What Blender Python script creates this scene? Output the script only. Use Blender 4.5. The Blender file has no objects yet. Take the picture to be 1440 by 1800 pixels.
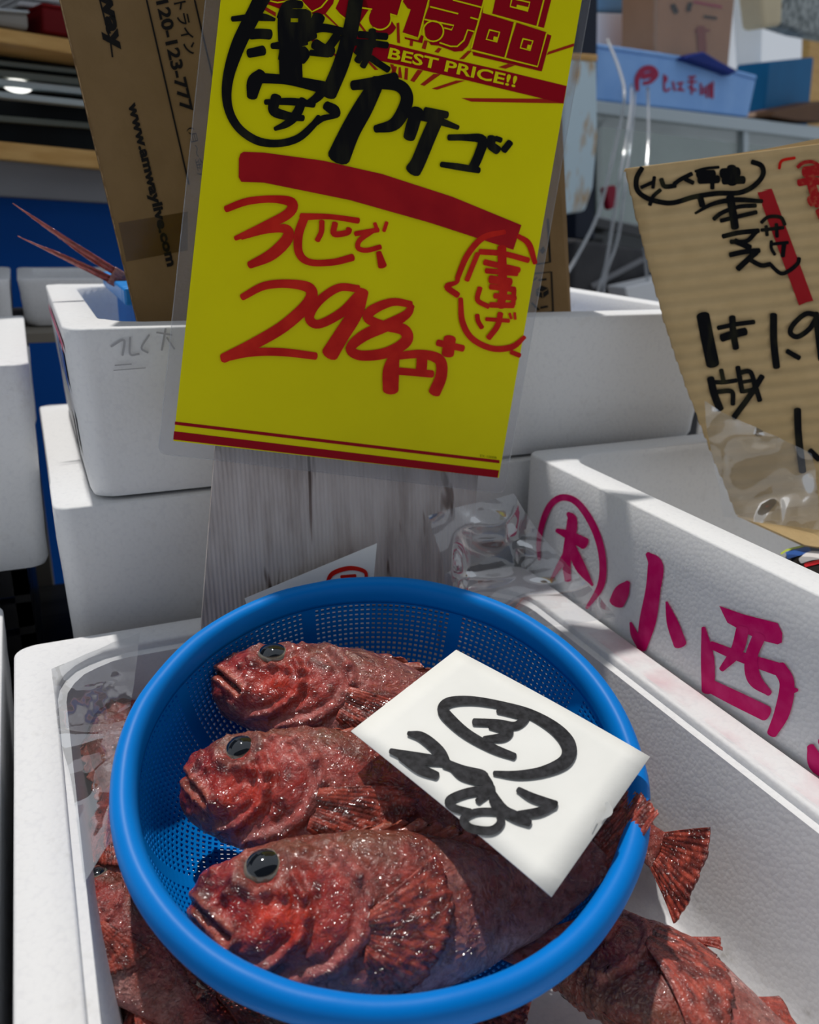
import bpy, bmesh, math, random
import numpy as np
from mathutils import Vector, Matrix

# ------------------------------------------------------------------ camera
sc = bpy.context.scene
COL = sc.collection
F = 1440.0                      # focal length in pixels of the 1440 x 1800 frame
CAM = np.array([0.0, 0.0, 0.30])
PSI, TH, RO = np.radians([25.0, 20.0, 1.8])
_fw = np.array([np.sin(PSI)*np.cos(TH), np.cos(PSI)*np.cos(TH), -np.sin(TH)])
_rt = np.array([np.cos(PSI), -np.sin(PSI), 0.0])
_up = np.cross(_rt, _fw)
RT = np.cos(RO)*_rt + np.sin(RO)*_up
UP = -np.sin(RO)*_rt + np.cos(RO)*_up
FW = _fw
cd = bpy.data.cameras.new('camera')
cam = bpy.data.objects.new('camera', cd); COL.objects.link(cam)
cam.matrix_world = Matrix([[RT[0], UP[0], -FW[0], CAM[0]], [RT[1], UP[1], -FW[1], CAM[1]],
                           [RT[2], UP[2], -FW[2], CAM[2]], [0, 0, 0, 1]])
cd.sensor_fit = 'HORIZONTAL'; cd.sensor_width = 36.0; cd.lens = 36.0
cd.clip_start = 0.01; cd.clip_end = 100
cd.dof.use_dof = True; cd.dof.focus_distance = 0.50; cd.dof.aperture_fstop = 10.5
sc.camera = cam

# ------------------------------------------------------------------ world, sun, exposure
w = bpy.data.worlds.new('sky'); sc.world = w; w.use_nodes = True
bg = w.node_tree.nodes['Background']
bg.inputs['Color'].default_value = (0.83, 0.90, 1.0, 1)
bg.inputs['Strength'].default_value = 0.54
sd = bpy.data.lights.new('sun', 'SUN'); sd.energy = 2.8; sd.angle = math.radians(1.2); sd.color = (1.0, 0.96, 0.9)
sun = bpy.data.objects.new('sun', sd); COL.objects.link(sun)
sun.rotation_euler = Vector((-0.05, 0.36, 1.0)).to_track_quat('Z', 'Y').to_euler()
sun.location = (0, 1.0, 3.0)
sc.view_settings.view_transform = 'Standard'
sc.view_settings.look = 'None'
sc.view_settings.exposure = 0.0
sc.view_settings.gamma = 1.0
sc.view_settings.use_curve_mapping = False

# ------------------------------------------------------------------ helpers
def ray(px, py):
    return (px-720.0)/F*RT - (py-900.0)/F*UP + FW
class Plane:
    def __init__(s, p, n):
        s.p = np.array(p, float); n = np.array(n, float); s.n = n/np.linalg.norm(n)
    def at(s, px, py, lift=0.0):
        d = ray(px, py)
        return CAM + d*(((s.p + s.n*lift - CAM) @ s.n)/(d @ s.n))
def V(a): return Vector((float(a[0]), float(a[1]), float(a[2])))

def mesh_obj(name, verts, faces, mat=None, parent=None, smooth=False):
    me = bpy.data.meshes.new(name)
    me.from_pydata([tuple(map(float, v)) for v in verts], [], [tuple(map(int, f)) for f in faces])
    me.update()
    o = bpy.data.objects.new(name, me); COL.objects.link(o)
    if mat: me.materials.append(mat)
    if smooth: me.polygons.foreach_set('use_smooth', [True]*len(me.polygons))
    if parent: o.parent = parent
    return o
def bm_obj(name, bm, mat=None, parent=None, smooth=False):
    me = bpy.data.meshes.new(name); bm.to_mesh(me); bm.free()
    o = bpy.data.objects.new(name, me); COL.objects.link(o)
    if mat: me.materials.append(mat)
    if smooth: me.polygons.foreach_set('use_smooth', [True]*len(me.polygons))
    if parent: o.parent = parent
    return o
def tag(o, label=None, cat=None, group=None, kind=None):
    if label: o['label'] = label
    if cat: o['category'] = cat
    if group: o['group'] = group
    if kind: o['kind'] = kind
    return o
def thing(name, label, cat, loc=(0, 0, 0), group=None):
    o = bpy.data.objects.new(name, None); COL.objects.link(o)
    o.empty_display_size = 0.02
    o.location = tuple(map(float, loc))
    bpy.context.view_layer.update()
    return tag(o, label, cat, group)
def adopt(child, parent):
    child.parent = parent
    child.matrix_parent_inverse = Matrix.Translation(-Vector(parent.location)) if parent.parent is None else Matrix()
    return child
def bevel(o, wdt, seg=2):
    m = o.modifiers.new('bevel', 'BEVEL'); m.width = wdt; m.segments = seg; m.limit_method = 'ANGLE'
    return o

# ---- materials
def principled(name, col, rough=0.5, **kw):
    m = bpy.data.materials.new(name); m.use_nodes = True
    b = m.node_tree.nodes['Principled BSDF']
    b.inputs['Base Color'].default_value = (*col, 1); b.inputs['Roughness'].default_value = rough
    b.inputs['Specular IOR Level'].default_value = 0.12 if rough > 0.38 else 0.4
    for k, v in kw.items(): b.inputs[k.replace('_', ' ')].default_value = v
    return m
def N(m, t, **kw):
    n = m.node_tree.nodes.new(t)
    for k, v in kw.items():
        if k in n.inputs.keys(): n.inputs[k].default_value = v
        else: setattr(n, k, v)
    return n
def Lk(m, a, b): m.node_tree.links.new(a, b)
def coords(m, scale=(1, 1, 1), kind='Object'):
    t = N(m, 'ShaderNodeTexCoord'); mp = N(m, 'ShaderNodeMapping'); mp.inputs['Scale'].default_value = scale
    Lk(m, t.outputs[kind], mp.inputs['Vector']); return mp.outputs['Vector']
def ramp(m, fac, stops):
    r = N(m, 'ShaderNodeValToRGB'); el = r.color_ramp.elements
    while len(el) < len(stops): el.new(0.5)
    for e, (p, c) in zip(el, stops): e.position = p; e.color = (*c, 1) if len(c) == 3 else c
    Lk(m, fac, r.inputs['Fac']); return r.outputs['Color']
def noise_mat(name, c1, c2, scale=20, rough=0.6, bump=0.0, bscale=200, detail=4, stretch=(1, 1, 1), lo=0.35, hi=0.65, dist=0.002, **kw):
    m = principled(name, c1, rough, **kw); b = m.node_tree.nodes['Principled BSDF']
    v = coords(m, stretch)
    n = N(m, 'ShaderNodeTexNoise', Scale=scale, Detail=detail); Lk(m, v, n.inputs['Vector'])
    Lk(m, ramp(m, n.outputs['Fac'], [(lo, c1), (hi, c2)]), b.inputs['Base Color'])
    if bump:
        n2 = N(m, 'ShaderNodeTexNoise', Scale=bscale, Detail=3); Lk(m, v, n2.inputs['Vector'])
        bp = N(m, 'ShaderNodeBump', Strength=bump, Distance=dist); Lk(m, n2.outputs['Fac'], bp.inputs['Height']); Lk(m, bp.outputs['Normal'], b.inputs['Normal'])
    return m
def foam_mat(name, base=(0.76, 0.765, 0.775), dirt=(0.55, 0.52, 0.48), amount=0.62):
    m = principled(name, base, 0.55); b = m.node_tree.nodes['Principled BSDF']
    b.inputs['Subsurface Weight'].default_value = 0.0
    v = coords(m)
    vo = N(m, 'ShaderNodeTexVoronoi', Scale=330.0); Lk(m, v, vo.inputs['Vector'])
    n1 = N(m, 'ShaderNodeTexNoise', Scale=9.0, Detail=6, Roughness=0.7); Lk(m, v, n1.inputs['Vector'])
    n2 = N(m, 'ShaderNodeTexNoise', Scale=70.0, Detail=5, Roughness=0.65); Lk(m, v, n2.inputs['Vector'])
    mul = N(m, 'ShaderNodeMath', operation='MULTIPLY'); Lk(m, n1.outputs['Fac'], mul.inputs[0]); Lk(m, n2.outputs['Fac'], mul.inputs[1])
    mid = tuple(0.5*(a+c) for a, c in zip(base, dirt))
    c = ramp(m, mul.outputs[0], [(0.0, base), (0.33, base), (0.42, tuple(0.8*a+0.2*d for a, d in zip(base, dirt))), (amount, dirt)])
    # bead outlines, barely visible
    bead = ramp(m, vo.outputs['Distance'], [(0.0, (1, 1, 1)), (0.55, (1, 1, 1)), (0.95, (0.94, 0.94, 0.95))])
    mx = N(m, 'ShaderNodeMix', data_type='RGBA', blend_type='MULTIPLY'); mx.inputs[0].default_value = 1.0
    Lk(m, c, mx.inputs[6]); Lk(m, bead, mx.inputs[7]); Lk(m, mx.outputs[2], b.inputs['Base Color'])
    bp = N(m, 'ShaderNodeBump', Strength=0.16, Distance=0.0012)
    ad = N(m, 'ShaderNodeMath', operation='MULTIPLY_ADD'); Lk(m, vo.outputs['Distance'], ad.inputs[0]); ad.inputs[1].default_value = -0.7; Lk(m, n2.outputs['Fac'], ad.inputs[2])
    Lk(m, ad.outputs[0], bp.inputs['Height']); Lk(m, bp.outputs['Normal'], b.inputs['Normal'])
    return m
def film_mat(name, tint=(0.96, 0.97, 0.98), base=0.05, edge=0.55, rough=0.04, haze=0.05):
    """thin clear plastic film: see-through, glossy, a little milky"""
    m = bpy.data.materials.new(name); m.use_nodes = True; nt = m.node_tree; nt.nodes.clear()
    out = N(m, 'ShaderNodeOutputMaterial'); tr = N(m, 'ShaderNodeBsdfTransparent'); tr.inputs['Color'].default_value = (*tint, 1)
    gl = N(m, 'ShaderNodeBsdfGlossy'); gl.inputs['Roughness'].default_value = rough
    df = N(m, 'ShaderNodeBsdfDiffuse'); df.inputs['Color'].default_value = (0.8, 0.8, 0.82, 1)
    lw = N(m, 'ShaderNodeLayerWeight', Blend=0.35)
    mr = N(m, 'ShaderNodeMapRange'); mr.inputs['To Min'].default_value = base; mr.inputs['To Max'].default_value = edge
    Lk(m, lw.outputs['Fresnel'], mr.inputs['Value'])
    v = coords(m); n = N(m, 'ShaderNodeTexNoise', Scale=45.0, Detail=2); Lk(m, v, n.inputs['Vector'])
    bp = N(m, 'ShaderNodeBump', Strength=0.22, Distance=0.004); Lk(m, n.outputs['Fac'], bp.inputs['Height']); Lk(m, bp.outputs['Normal'], gl.inputs['Normal'])
    m1 = N(m, 'ShaderNodeMixShader'); m1.inputs[0].default_value = haze; Lk(m, tr.outputs[0], m1.inputs[1]); Lk(m, df.outputs[0], m1.inputs[2])
    m2 = N(m, 'ShaderNodeMixShader'); Lk(m, mr.outputs[0], m2.inputs[0]); Lk(m, m1.outputs[0], m2.inputs[1]); Lk(m, gl.outputs[0], m2.inputs[2])
    Lk(m, m2.outputs[0], out.inputs['Surface']); return m

M = {}
M['foam'] = foam_mat('white_styrofoam')
M['foam_old'] = foam_mat('stained_styrofoam', (0.74, 0.74, 0.75), (0.40, 0.38, 0.34), 0.56)
M['foam_blue'] = noise_mat('pale_blue_styrofoam', (0.22, 0.42, 0.80), (0.26, 0.47, 0.84), 12, 0.6, 0.2)
M['pink_ink'] = noise_mat('magenta_print', (0.62, 0.0, 0.13), (0.70, 0.03, 0.19), 90, 0.5, lo=0.4, hi=0.75)
M['yellow'] = noise_mat('yellow_paper', (0.76, 0.68, 0.0), (0.80, 0.72, 0.0), 14, 0.45)
M['red_print'] = principled('crimson_print', (0.33, 0.0, 0.008), 0.45)
M['red_marker'] = noise_mat('red_marker', (0.52, 0.008, 0.006), (0.66, 0.022, 0.010), 60, 0.4)
M['black_marker'] = noise_mat('black_marker', (0.004, 0.004, 0.005), (0.03, 0.028, 0.012), 90, 0.45, stretch=(1, 1, 0.15), lo=0.5, hi=0.8)
M['black_ink'] = principled('black_ink', (0.01, 0.009, 0.009), 0.6)
M['brush_ink'] = noise_mat('brush_ink', (0.012, 0.012, 0.014), (0.035, 0.035, 0.04), 300, 0.6)
M['white_card'] = noise_mat('white_card', (0.80, 0.80, 0.77), (0.84, 0.84, 0.81), 30, 0.55, 0.08, 120)
M['blue'] = noise_mat('blue_plastic', (0.0, 0.175, 0.60), (0.001, 0.205, 0.66), 8, 0.4, 0.12, 90, dist=0.001)
M['film'] = film_mat('clear_film', (0.93, 0.94, 0.95), 0.09, 0.6, 0.06, 0.09)
M['film2'] = film_mat('clear_film_dull', haze=0.05, base=0.05, edge=0.4)
M['laminate'] = film_mat('laminate_film', (0.90, 0.90, 0.91), 0.02, 0.2, 0.25, 0.05)
M['black'] = principled('black_plastic', (0.008, 0.008, 0.01), 0.35)
M['steel'] = principled('brushed_aluminium', (0.62, 0.66, 0.68), 0.35, Metallic=0.6)
M['wood'] = noise_mat('pale_wood', (0.50, 0.28, 0.09), (0.60, 0.36, 0.13), 6, 0.5, stretch=(1, 8, 12))
M['grey'] = noise_mat('grey_panel', (0.19, 0.19, 0.20), (0.23, 0.23, 0.24), 5, 0.6)
M['blue_panel'] = noise_mat('deep_blue_panel', (0.0, 0.075, 0.36), (0.0, 0.085, 0.40), 3, 0.5)
M['concrete'] = noise_mat('wet_concrete', (0.10, 0.10, 0.10), (0.17, 0.165, 0.16), 4, 0.5, 0.2, 60)

def corrugated_card(name, c1, c2, flute=0.0, axis=2):
    m = noise_mat(name, c1, c2, 45, 0.75, 0.15, 260, lo=0.3, hi=0.7)
    return m
M['carton'] = corrugated_card('brown_carton', (0.215, 0.135, 0.060), (0.245, 0.155, 0.072))
M['kraft'] = corrugated_card('kraft_cardboard', (0.53, 0.375, 0.185), (0.60, 0.43, 0.22))

def numnoise(p, seed=0):
    """trilinear value noise in [-1, 1] on an (n, 3) array"""
    p = np.asarray(p, float); i = np.floor(p).astype(np.int64); f = p - i; f = f*f*f*(f*(f*6-15)+10)
    def h(x, y, z):
        n = (x*374761393 + y*668265263 + z*2147483647 + seed*1274126177) & 0xffffffff
        n = ((n ^ (n >> 13))*1274126177) & 0xffffffff
        n = n ^ (n >> 16)
        return (n & 0xffff)/32767.5 - 1.0
    r = 0
    for dx in (0, 1):
        for dy in (0, 1):
            for dz in (0, 1):
                wgt = (f[:, 0] if dx else 1-f[:, 0])*(f[:, 1] if dy else 1-f[:, 1])*(f[:, 2] if dz else 1-f[:, 2])
                r = r + wgt*h(i[:, 0]+dx, i[:, 1]+dy, i[:, 2]+dz)
    return r
def fbm(p, oct=4, seed=0):
    r = 0; a = 1.0; p = np.asarray(p, float)
    for k in range(oct):
        r = r + a*numnoise(p, seed+k); p = p*2.03 + 7.1; a *= 0.5
    return r

# ---- solids
def slab(name, quad, thick, mat, parent=None, bev=0.0, n=None):
    """solid panel: a polygon of 3D points extruded by thick away from its normal side n"""
    q = [np.array(p, float) for p in quad]
    if n is None:
        n = np.cross(q[1]-q[0], q[-1]-q[0]); n = n/np.linalg.norm(n)
        if n @ (CAM-q[0]) < 0: n = -n
    k = len(q); vs = q + [p - n*thick for p in q]
    fs = [tuple(range(k)), tuple(range(2*k-1, k-1, -1))] + [(i, k+i, k+(i+1) % k, (i+1) % k) for i in range(k)]
    o = mesh_obj(name, vs, fs, mat)
    bm = bmesh.new(); bm.from_mesh(o.data); bmesh.ops.recalc_face_normals(bm, faces=bm.faces); bm.to_mesh(o.data); bm.free()
    if bev: bevel(o, bev)
    if parent: adopt(o, parent)
    return o
def box(name, lo, hi, mat, parent=None, bev=0.0):
    x0, y0, z0 = lo; x1, y1, z1 = hi
    vs = [(x0, y0, z0), (x1, y0, z0), (x1, y1, z0), (x0, y1, z0), (x0, y0, z1), (x1, y0, z1), (x1, y1, z1), (x0, y1, z1)]
    fs = [(3, 2, 1, 0), (4, 5, 6, 7), (0, 1, 5, 4), (1, 2, 6, 5), (2, 3, 7, 6), (3, 0, 4, 7)]
    o = mesh_obj(name, vs, fs, mat)
    if bev: bevel(o, bev)
    if parent: adopt(o, parent)
    return o
def rrect(x0, x1, y0, y1, r, z, n=6):
    r = min(r, (x1-x0)/2-1e-4, (y1-y0)/2-1e-4); out = []
    for cx, cy, a0 in ((x1-r, y1-r, 0), (x0+r, y1-r, 90), (x0+r, y0+r, 180), (x1-r, y0+r, 270)):
        for i in range(n+1):
            a = math.radians(a0 + 90*i/n); out.append((cx+r*math.cos(a), cy+r*math.sin(a), z))
    return out
def loft(loops, cap0=True, cap1=True):
    vs = [p for l in loops for p in l]; k = len(loops[0]); fs = []
    for i in range(len(loops)-1):
        for j in range(k):
            fs.append((i*k+j, i*k+(j+1) % k, (i+1)*k+(j+1) % k, (i+1)*k+j))
    if cap0: fs.append(tuple(range(k-1, -1, -1)))
    if cap1: fs.append(tuple(range((len(loops)-1)*k, len(loops)*k)))
    return vs, fs
def foam_box(name, label, x0, x1, y0, y1, z0, z1, t=0.027, taper=0.012, rin=0.02, rout=0.014, floor=0.022, step=0.0, mat=None, group='white styrofoam fish boxes', wobble=0.0007):
    L = []
    e = 0.004
    L.append(rrect(x0+taper+e*2, x1-taper-e*2, y0+taper+e*2, y1-taper-e*2, rout, z0))
    L.append(rrect(x0+taper+e*.5, x1-taper-e*.5, y0+taper+e*.5, y1-taper-e*.5, rout, z0+e*.5))
    L.append(rrect(x0+taper, x1-taper, y0+taper, y1-taper, rout, z0+e*2))
    for k in range(1, 9):
        s = k/9; q = taper*(1-s)
        L.append(rrect(x0+q, x1-q, y0+q, y1-q, rout, z0+e*2+(z1-z0-e*2.5)*s))
    L.append(rrect(x0, x1, y0, y1, rout, z1-e*.4)); L.append(rrect(x0+e*.12, x1-e*.12, y0+e*.12, y1-e*.12, rout, z1-e*.12))
    L.append(rrect(x0+e*.4, x1-e*.4, y0+e*.4, y1-e*.4, rout, z1))
    L.append(rrect(x0+t-e*.4, x1-t+e*.4, y0+t-e*.4, y1-t+e*.4, rin, z1)); L.append(rrect(x0+t, x1-t, y0+t, y1-t, rin, z1-e*.4))
    if step:
        L.append(rrect(x0+t, x1-t, y0+t, y1-t, rin, z1-step)); q = t+0.005
        L.append(rrect(x0+q, x1-q, y0+q, y1-q, rin, z1-step-0.001))
        tt = q
    else: tt = t
    for k in range(1, 7):
        s = k/7; q = tt+taper*1.3*s
        L.append(rrect(x0+q, x1-q, y0+q, y1-q, rin, (z1-step)*(1-s)+(z0+floor+0.012)*s))
    q = tt+taper*1.3
    for a, dz in ((0.35, 0.0115*.45), (1.0, 0.0115*.12), (2.2, 0.0)):
        L.append(rrect(x0+q+a*.006, x1-q-a*.006, y0+q+a*.006, y1-q-a*.006, rin, z0+floor+dz))
    vs, fs = loft(L)
    v = np.array(vs); d = np.stack([fbm(v*60+k*31, 2, seed=k) for k in range(3)], 1)*wobble
    o = mesh_obj(name, v+d, fs, mat or M['foam'], smooth=True)
    o.modifiers.new('edge', 'EDGE_SPLIT').split_angle = math.radians(50)
    # mesh origin at the base centre
    c = Vector(((x0+x1)/2, (y0+y1)/2, z0)); o.data.transform(Matrix.Translation(-c)); o.location = c
    bpy.context.view_layer.update()
    tag(o, label, 'box', group)
    return o
def tube(name, pts, rad, mat, parent=None, seg=10, closed=False, sub=8):
    P = spline(pts, sub) if len(pts) > 2 and not closed else np.array(pts, float)
    n = len(P); vs = []; fs = []
    for i in range(n):
        t = P[(i+1) % n]-P[i-1] if closed else P[min(i+1, n-1)]-P[max(i-1, 0)]
        t = t/np.linalg.norm(t); a = np.cross(t, [0.31, 0.2, 0.93]); a /= np.linalg.norm(a); b = np.cross(t, a)
        r = rad if np.isscalar(rad) else rad[min(int(i/(n-1)*(len(rad)-1)+.5), len(rad)-1)]
        for k in range(seg):
            an = 2*math.pi*k/seg; vs.append(P[i]+r*(math.cos(an)*a+math.sin(an)*b))
    for i in range(n if closed else n-1):
        for k in range(seg):
            j = (i+1) % n; fs.append((i*seg+k, i*seg+(k+1) % seg, j*seg+(k+1) % seg, j*seg+k))
    if not closed: fs += [tuple(range(seg-1, -1, -1)), tuple(range((n-1)*seg, n*seg))]
    o = mesh_obj(name, vs, fs, mat, smooth=True)
    if parent: adopt(o, parent)
    return o
def spline(pts, sub=8):
    """Catmull-Rom through pts (any dimension)"""
    p = np.array(pts, float)
    if len(p) < 3: return np.array([p[0]+(p[-1]-p[0])*i/sub for i in range(sub+1)])
    e = np.vstack([2*p[0]-p[1], p, 2*p[-1]-p[-2]]); out = []
    for i in range(1, len(e)-2):
        for k in range(sub):
            t = k/sub; a, b, c, d = e[i-1], e[i], e[i+1], e[i+2]
            out.append(0.5*((2*b)+(c-a)*t+(2*a-5*b+4*c-d)*t*t+(3*b-a-3*c+d)*t**3))
    out.append(p[-1]); return np.array(out)

# ---- ink: strokes, polygons and type drawn on a plane
class Ink:
    def __init__(s, plane, frame=(0, 0, 1.0), lift=0.0004):
        s.pl = plane; s.fr = frame; s.lift = lift; s.wid = 1.0; s.reset()
    def reset(s): s.v = []; s.f = []; s.k = 0; s.fk = 0.0
    def to(s, ox, oy, sc_): s.fr = (ox, oy, sc_); return s
    def _p(s, x, y): ox, oy, k = s.fr; return s.pl.at(ox+x/k, oy+y/k, s.lift+(s.k+s.fk)*0.00003)
    def stroke(s, pts, w=None, smooth=True):
        s.k += 1
        P = [(p[0], p[1], (p[2] if len(p) == 3 else w)*s.wid) for p in pts]
        q = spline(P, 6) if smooth or len(P) == 2 else np.array(P, float)
        n = len(q); b = len(s.v)
        for i in range(n):
            t = q[min(i+1, n-1), :2]-q[max(i-1, 0), :2]; L = np.hypot(*t) or 1; nx, ny = -t[1]/L, t[0]/L; hw = max(q[i, 2], 1)/2
            s.fk = i/n
            s.v.append(s._p(q[i, 0]+nx*hw, q[i, 1]+ny*hw)); s.v.append(s._p(q[i, 0]-nx*hw, q[i, 1]-ny*hw))
        for i in range(n-1): s.f.append((b+2*i, b+2*i+1, b+2*i+3, b+2*i+2))
        for end, sg in ((0, -1), (n-1, 1)):        # blunt rounded ends
            t = q[min(end+1, n-1), :2]-q[max(end-1, 0), :2]; t = t/(np.hypot(*t) or 1); hw = q[end, 2]/2; c0 = len(s.v); s.fk = end/n
            for k in range(7):
                a = math.pi*(k/6-.5); ux = math.cos(a)*sg*0.55; uy = math.sin(a)
                s.v.append(s._p(q[end, 0]+hw*(t[0]*ux-t[1]*uy), q[end, 1]+hw*(t[1]*ux+t[0]*uy)))
            s.f.append(tuple(range(c0, c0+7)))
        return s
    def poly(s, pts):
        b = len(s.v); s.v += [s._p(x, y) for x, y in pts]; s.f.append(tuple(range(b, b+len(pts)))); return s
    def text(s, body, p0, p1, h, bold=0.0, upvec=None):
        """type set from p0 to p1 (frame units), cap height h, upright to the baseline unless upvec is given"""
        cu = bpy.data.curves.new('type', 'FONT'); cu.body = body; cu.size = 1.0; cu.offset = bold; cu.resolution_u = 3
        to = bpy.data.objects.new('type', cu); COL.objects.link(to)
        me = bpy.data.meshes.new_from_object(to.evaluated_get(bpy.context.evaluated_depsgraph_get()))
        bpy.data.objects.remove(to); bpy.data.curves.remove(cu)
        co = np.array([v.co[:] for v in me.vertices])
        if len(co) == 0: return s
        x0, x1 = co[:, 0].min(), co[:, 0].max(); p0 = np.array(p0, float); p1 = np.array(p1, float); u = (p1-p0)/(x1-x0)
        d = (p1-p0)/np.linalg.norm(p1-p0); up = np.array([d[1], -d[0]]) if upvec is None else np.array(upvec, float)/np.linalg.norm(upvec)
        b = len(s.v)
        for c in co:
            q = p0+u*(c[0]-x0)+up*h*c[1]/0.73; s.v.append(s._p(q[0], q[1]))
        s.f += [tuple(b+i for i in p.vertices) for p in me.polygons]; bpy.data.meshes.remove(me); return s
    def build(s, name, mat, parent, label=None):
        if not s.v: return None
        o = mesh_obj(name, s.v, s.f, mat)
        adopt(o, parent)
        if label: o['label'] = label
        s.reset(); return o
#==PART2==
# ================================================================== the setting
TZ = -0.155                                   # top of the display table
FLOOR = -0.90
o = box('floor', (-4, -2, FLOOR-0.1), (5, 6, FLOOR), M['concrete']); tag(o, 'dark wet concrete market floor', None, None, 'structure')

tb = thing('display_table', 'dark plank display table carrying the white styrofoam fish boxes', 'table', (0.2, 0.5, FLOOR))
M['table'] = noise_mat('dark_wet_plank', (0.018, 0.017, 0.016), (0.04, 0.038, 0.035), 12, 0.4, 0.2, 80, stretch=(0.3, 3, 1))
for i in range(6):
    y0 = -0.06+i*0.185
    box('plank', (-0.62, y0, TZ-0.03), (1.05, y0+0.180, TZ-0.001), M['table'], tb, 0.002)
for x in (-0.55, 0.95):
    for y in (0.0, 0.96): box('leg', (x, y, FLOOR), (x+0.06, y+0.06, TZ-0.03), M['table'], tb, 0.003)

# unseen overhead panel added to cut sky light on the customers' side
M['blocker'] = principled('grey_blocker', (0.10, 0.10, 0.11), 0.7)
o = box('sky_blocker', (-2.2, -2.4, 1.25), (2.6, -0.10, 1.28), M['blocker']); tag(o, 'unseen grey panel added over the front aisle to block sky light', None, None, 'structure')

# ------------------------------------------------------------------ styrofoam boxes
fish_box = foam_box('fish_box', 'open styrofoam box in front holding the blue basket and loose red fish', -0.037, 0.387, 0.0, 0.585, TZ, 0.0,
                    t=0.026, rin=0.045, rout=0.014, step=0.006, taper=0.010, mat=M['foam_old'])
pink_box = foam_box('printed_fish_box', 'white styrofoam box with magenta brush lettering on its side', 0.390, 0.80, -0.02, 0.597, TZ, 0.104, t=0.026, rin=0.03, taper=0.004)
upper_box = foam_box('upper_fish_box', 'white styrofoam box behind the yellow sign, upper of its stack, brown carton inside', 0.021, 0.615, 0.61, 0.96, 0.092, 0.220, t=0.028, rin=0.03, taper=0.007, rout=0.016)
lower_box = foam_box('lower_fish_box', 'grey-shaded styrofoam box behind the fish box, lower of its stack', 0.0, 0.60, 0.612, 0.97, TZ, 0.091, t=0.03, taper=0.008)
left_low = foam_box('side_fish_box', 'styrofoam box cut by the left picture edge, beside the front fish box', -0.47, -0.043, 0.03, 0.66, TZ, 0.002, t=0.026, taper=0.006)
pf = Plane((0, 0.70, 0), (0, -1, 0))
a = pf.at(45, 640); b = pf.at(80, 1002)
left_up = foam_box('side_fish_box', 'tall white styrofoam box at the left edge, raised on a black crate', a[0]-0.42, a[0]+0.002, 0.70, 1.02, b[2], a[2], t=0.03, taper=0.004, rout=0.012)
# black crate that raises it
cr = thing('plastic_crate', 'black plastic crate under the tall left styrofoam box', 'crate', (a[0]-0.2, 0.86, TZ))
zc = b[2]
box('base', (a[0]-0.40, 0.71, TZ), (a[0]-0.02, 1.0, TZ+0.012), M['black'], cr)
for i in range(5):
    z = TZ+0.012+i*(zc-TZ-0.012)/5
    box('slat', (a[0]-0.40, 0.71, z+0.006), (a[0]-0.02, 0.722, z+(zc-TZ-0.012)/5-0.001), M['black'], cr)
    box('slat', (a[0]-0.03, 0.722, z+0.006), (a[0]-0.02, 1.0, z+(zc-TZ-0.012)/5-0.001), M['black'], cr)
for x in (a[0]-0.40, a[0]-0.032):
    for y in (0.71, 0.988): box('corner_post', (x, y, TZ), (x+0.012, y+0.012, zc), M['black'], cr)

# faint marker writing and print on the upper box
fb = Plane((0, 0.6095, 0), (0, -1, 0.0))
M['faint'] = principled('rubbed_grey_marker', (0.42, 0.42, 0.44), 0.6)
ik = Ink(fb, (0, 380, 2.25), 0.0012)
ik.stroke([(440, 515), (490, 490), (485, 550)], 9).stroke([(515, 480), (515, 545), (550, 545)], 8).stroke([(590, 470), (560, 520), (585, 540)], 8).stroke([(620, 460), (680, 470)], 7).stroke([(655, 445), (640, 530)], 8).stroke([(660, 480), (690, 525)], 7)
ik.stroke([(455, 590), (520, 585)], 5).stroke([(450, 610), (575, 600)], 4)
ik.build('lettering', M['faint'], upper_box, 'rubbed-off grey handwriting')
M['blue_ink'] = principled('blue_print', (0.02, 0.10, 0.42), 0.5)
xs = 0.0195
for (y0, y1, z0, z1, mt) in ((0.66, 0.72, 0.165, 0.195, 'blue_ink'), (0.74, 0.78, 0.165, 0.197, 'blue_ink'), (0.66, 0.70, 0.115, 0.145, 'black_ink'), (0.63, 0.90, 0.200, 0.207, 'pink_ink')):
    t0, t1 = 0.007*(1-(z0-0.1)/0.12), 0.007*(1-(z1-0.1)/0.12)
    adopt(mesh_obj('print_mark', [(xs+t0, y0, z0), (xs+t0, y1, z0), (xs+t1, y1, z1), (xs+t1, y0, z1)], [(0, 1, 2, 3)], M[mt]), upper_box)

# magenta brush lettering on the right-hand box
pk = Plane((0.390, 0, 0), (-1, 0, 0.0155)); pk.p = np.array([0.390, 0.3, 0.104])
pk = Plane((0.390, 0.3, 0.104), (-1, 0, -0.0155))
ik = Ink(pk, (880, 560, 2.432), 0.0011); ik.wid = 1.28
ik.stroke([(165, 1030, 10), (163, 960, 16), (180, 870, 20), (215, 795, 22), (265, 765, 22), (325, 785, 22), (385, 865, 24), (425, 965, 24), (438, 1065, 24), (425, 1150, 24), (368, 1238, 10)])
ik.build('ring_mark', M['pink_ink'], pink_box)
ik.stroke([(288, 832, 12), (306, 862, 34), (296, 950, 36), (282, 1040, 30), (288, 1118, 22)]).stroke([(240, 905, 14), (290, 925, 30), (360, 962, 40)]).stroke([(298, 960, 26), (340, 1060, 36), (393, 1140, 8)]).stroke([(290, 990, 24), (250, 1060, 20), (215, 1120, 8)])
ik.build('lettering', M['pink_ink'], pink_box)
ik.stroke([(628, 1005, 14), (662, 1055, 52), (652, 1160, 50), (630, 1290, 56), (603, 1410, 34)]).stroke([(556, 1300, 8), (572, 1350, 24), (598, 1405, 20)])
ik.stroke([(545, 1128, 16), (520, 1165, 50), (497, 1215, 52)]).stroke([(710, 1212, 8), (735, 1300, 38), (768, 1392, 44)])
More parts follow.
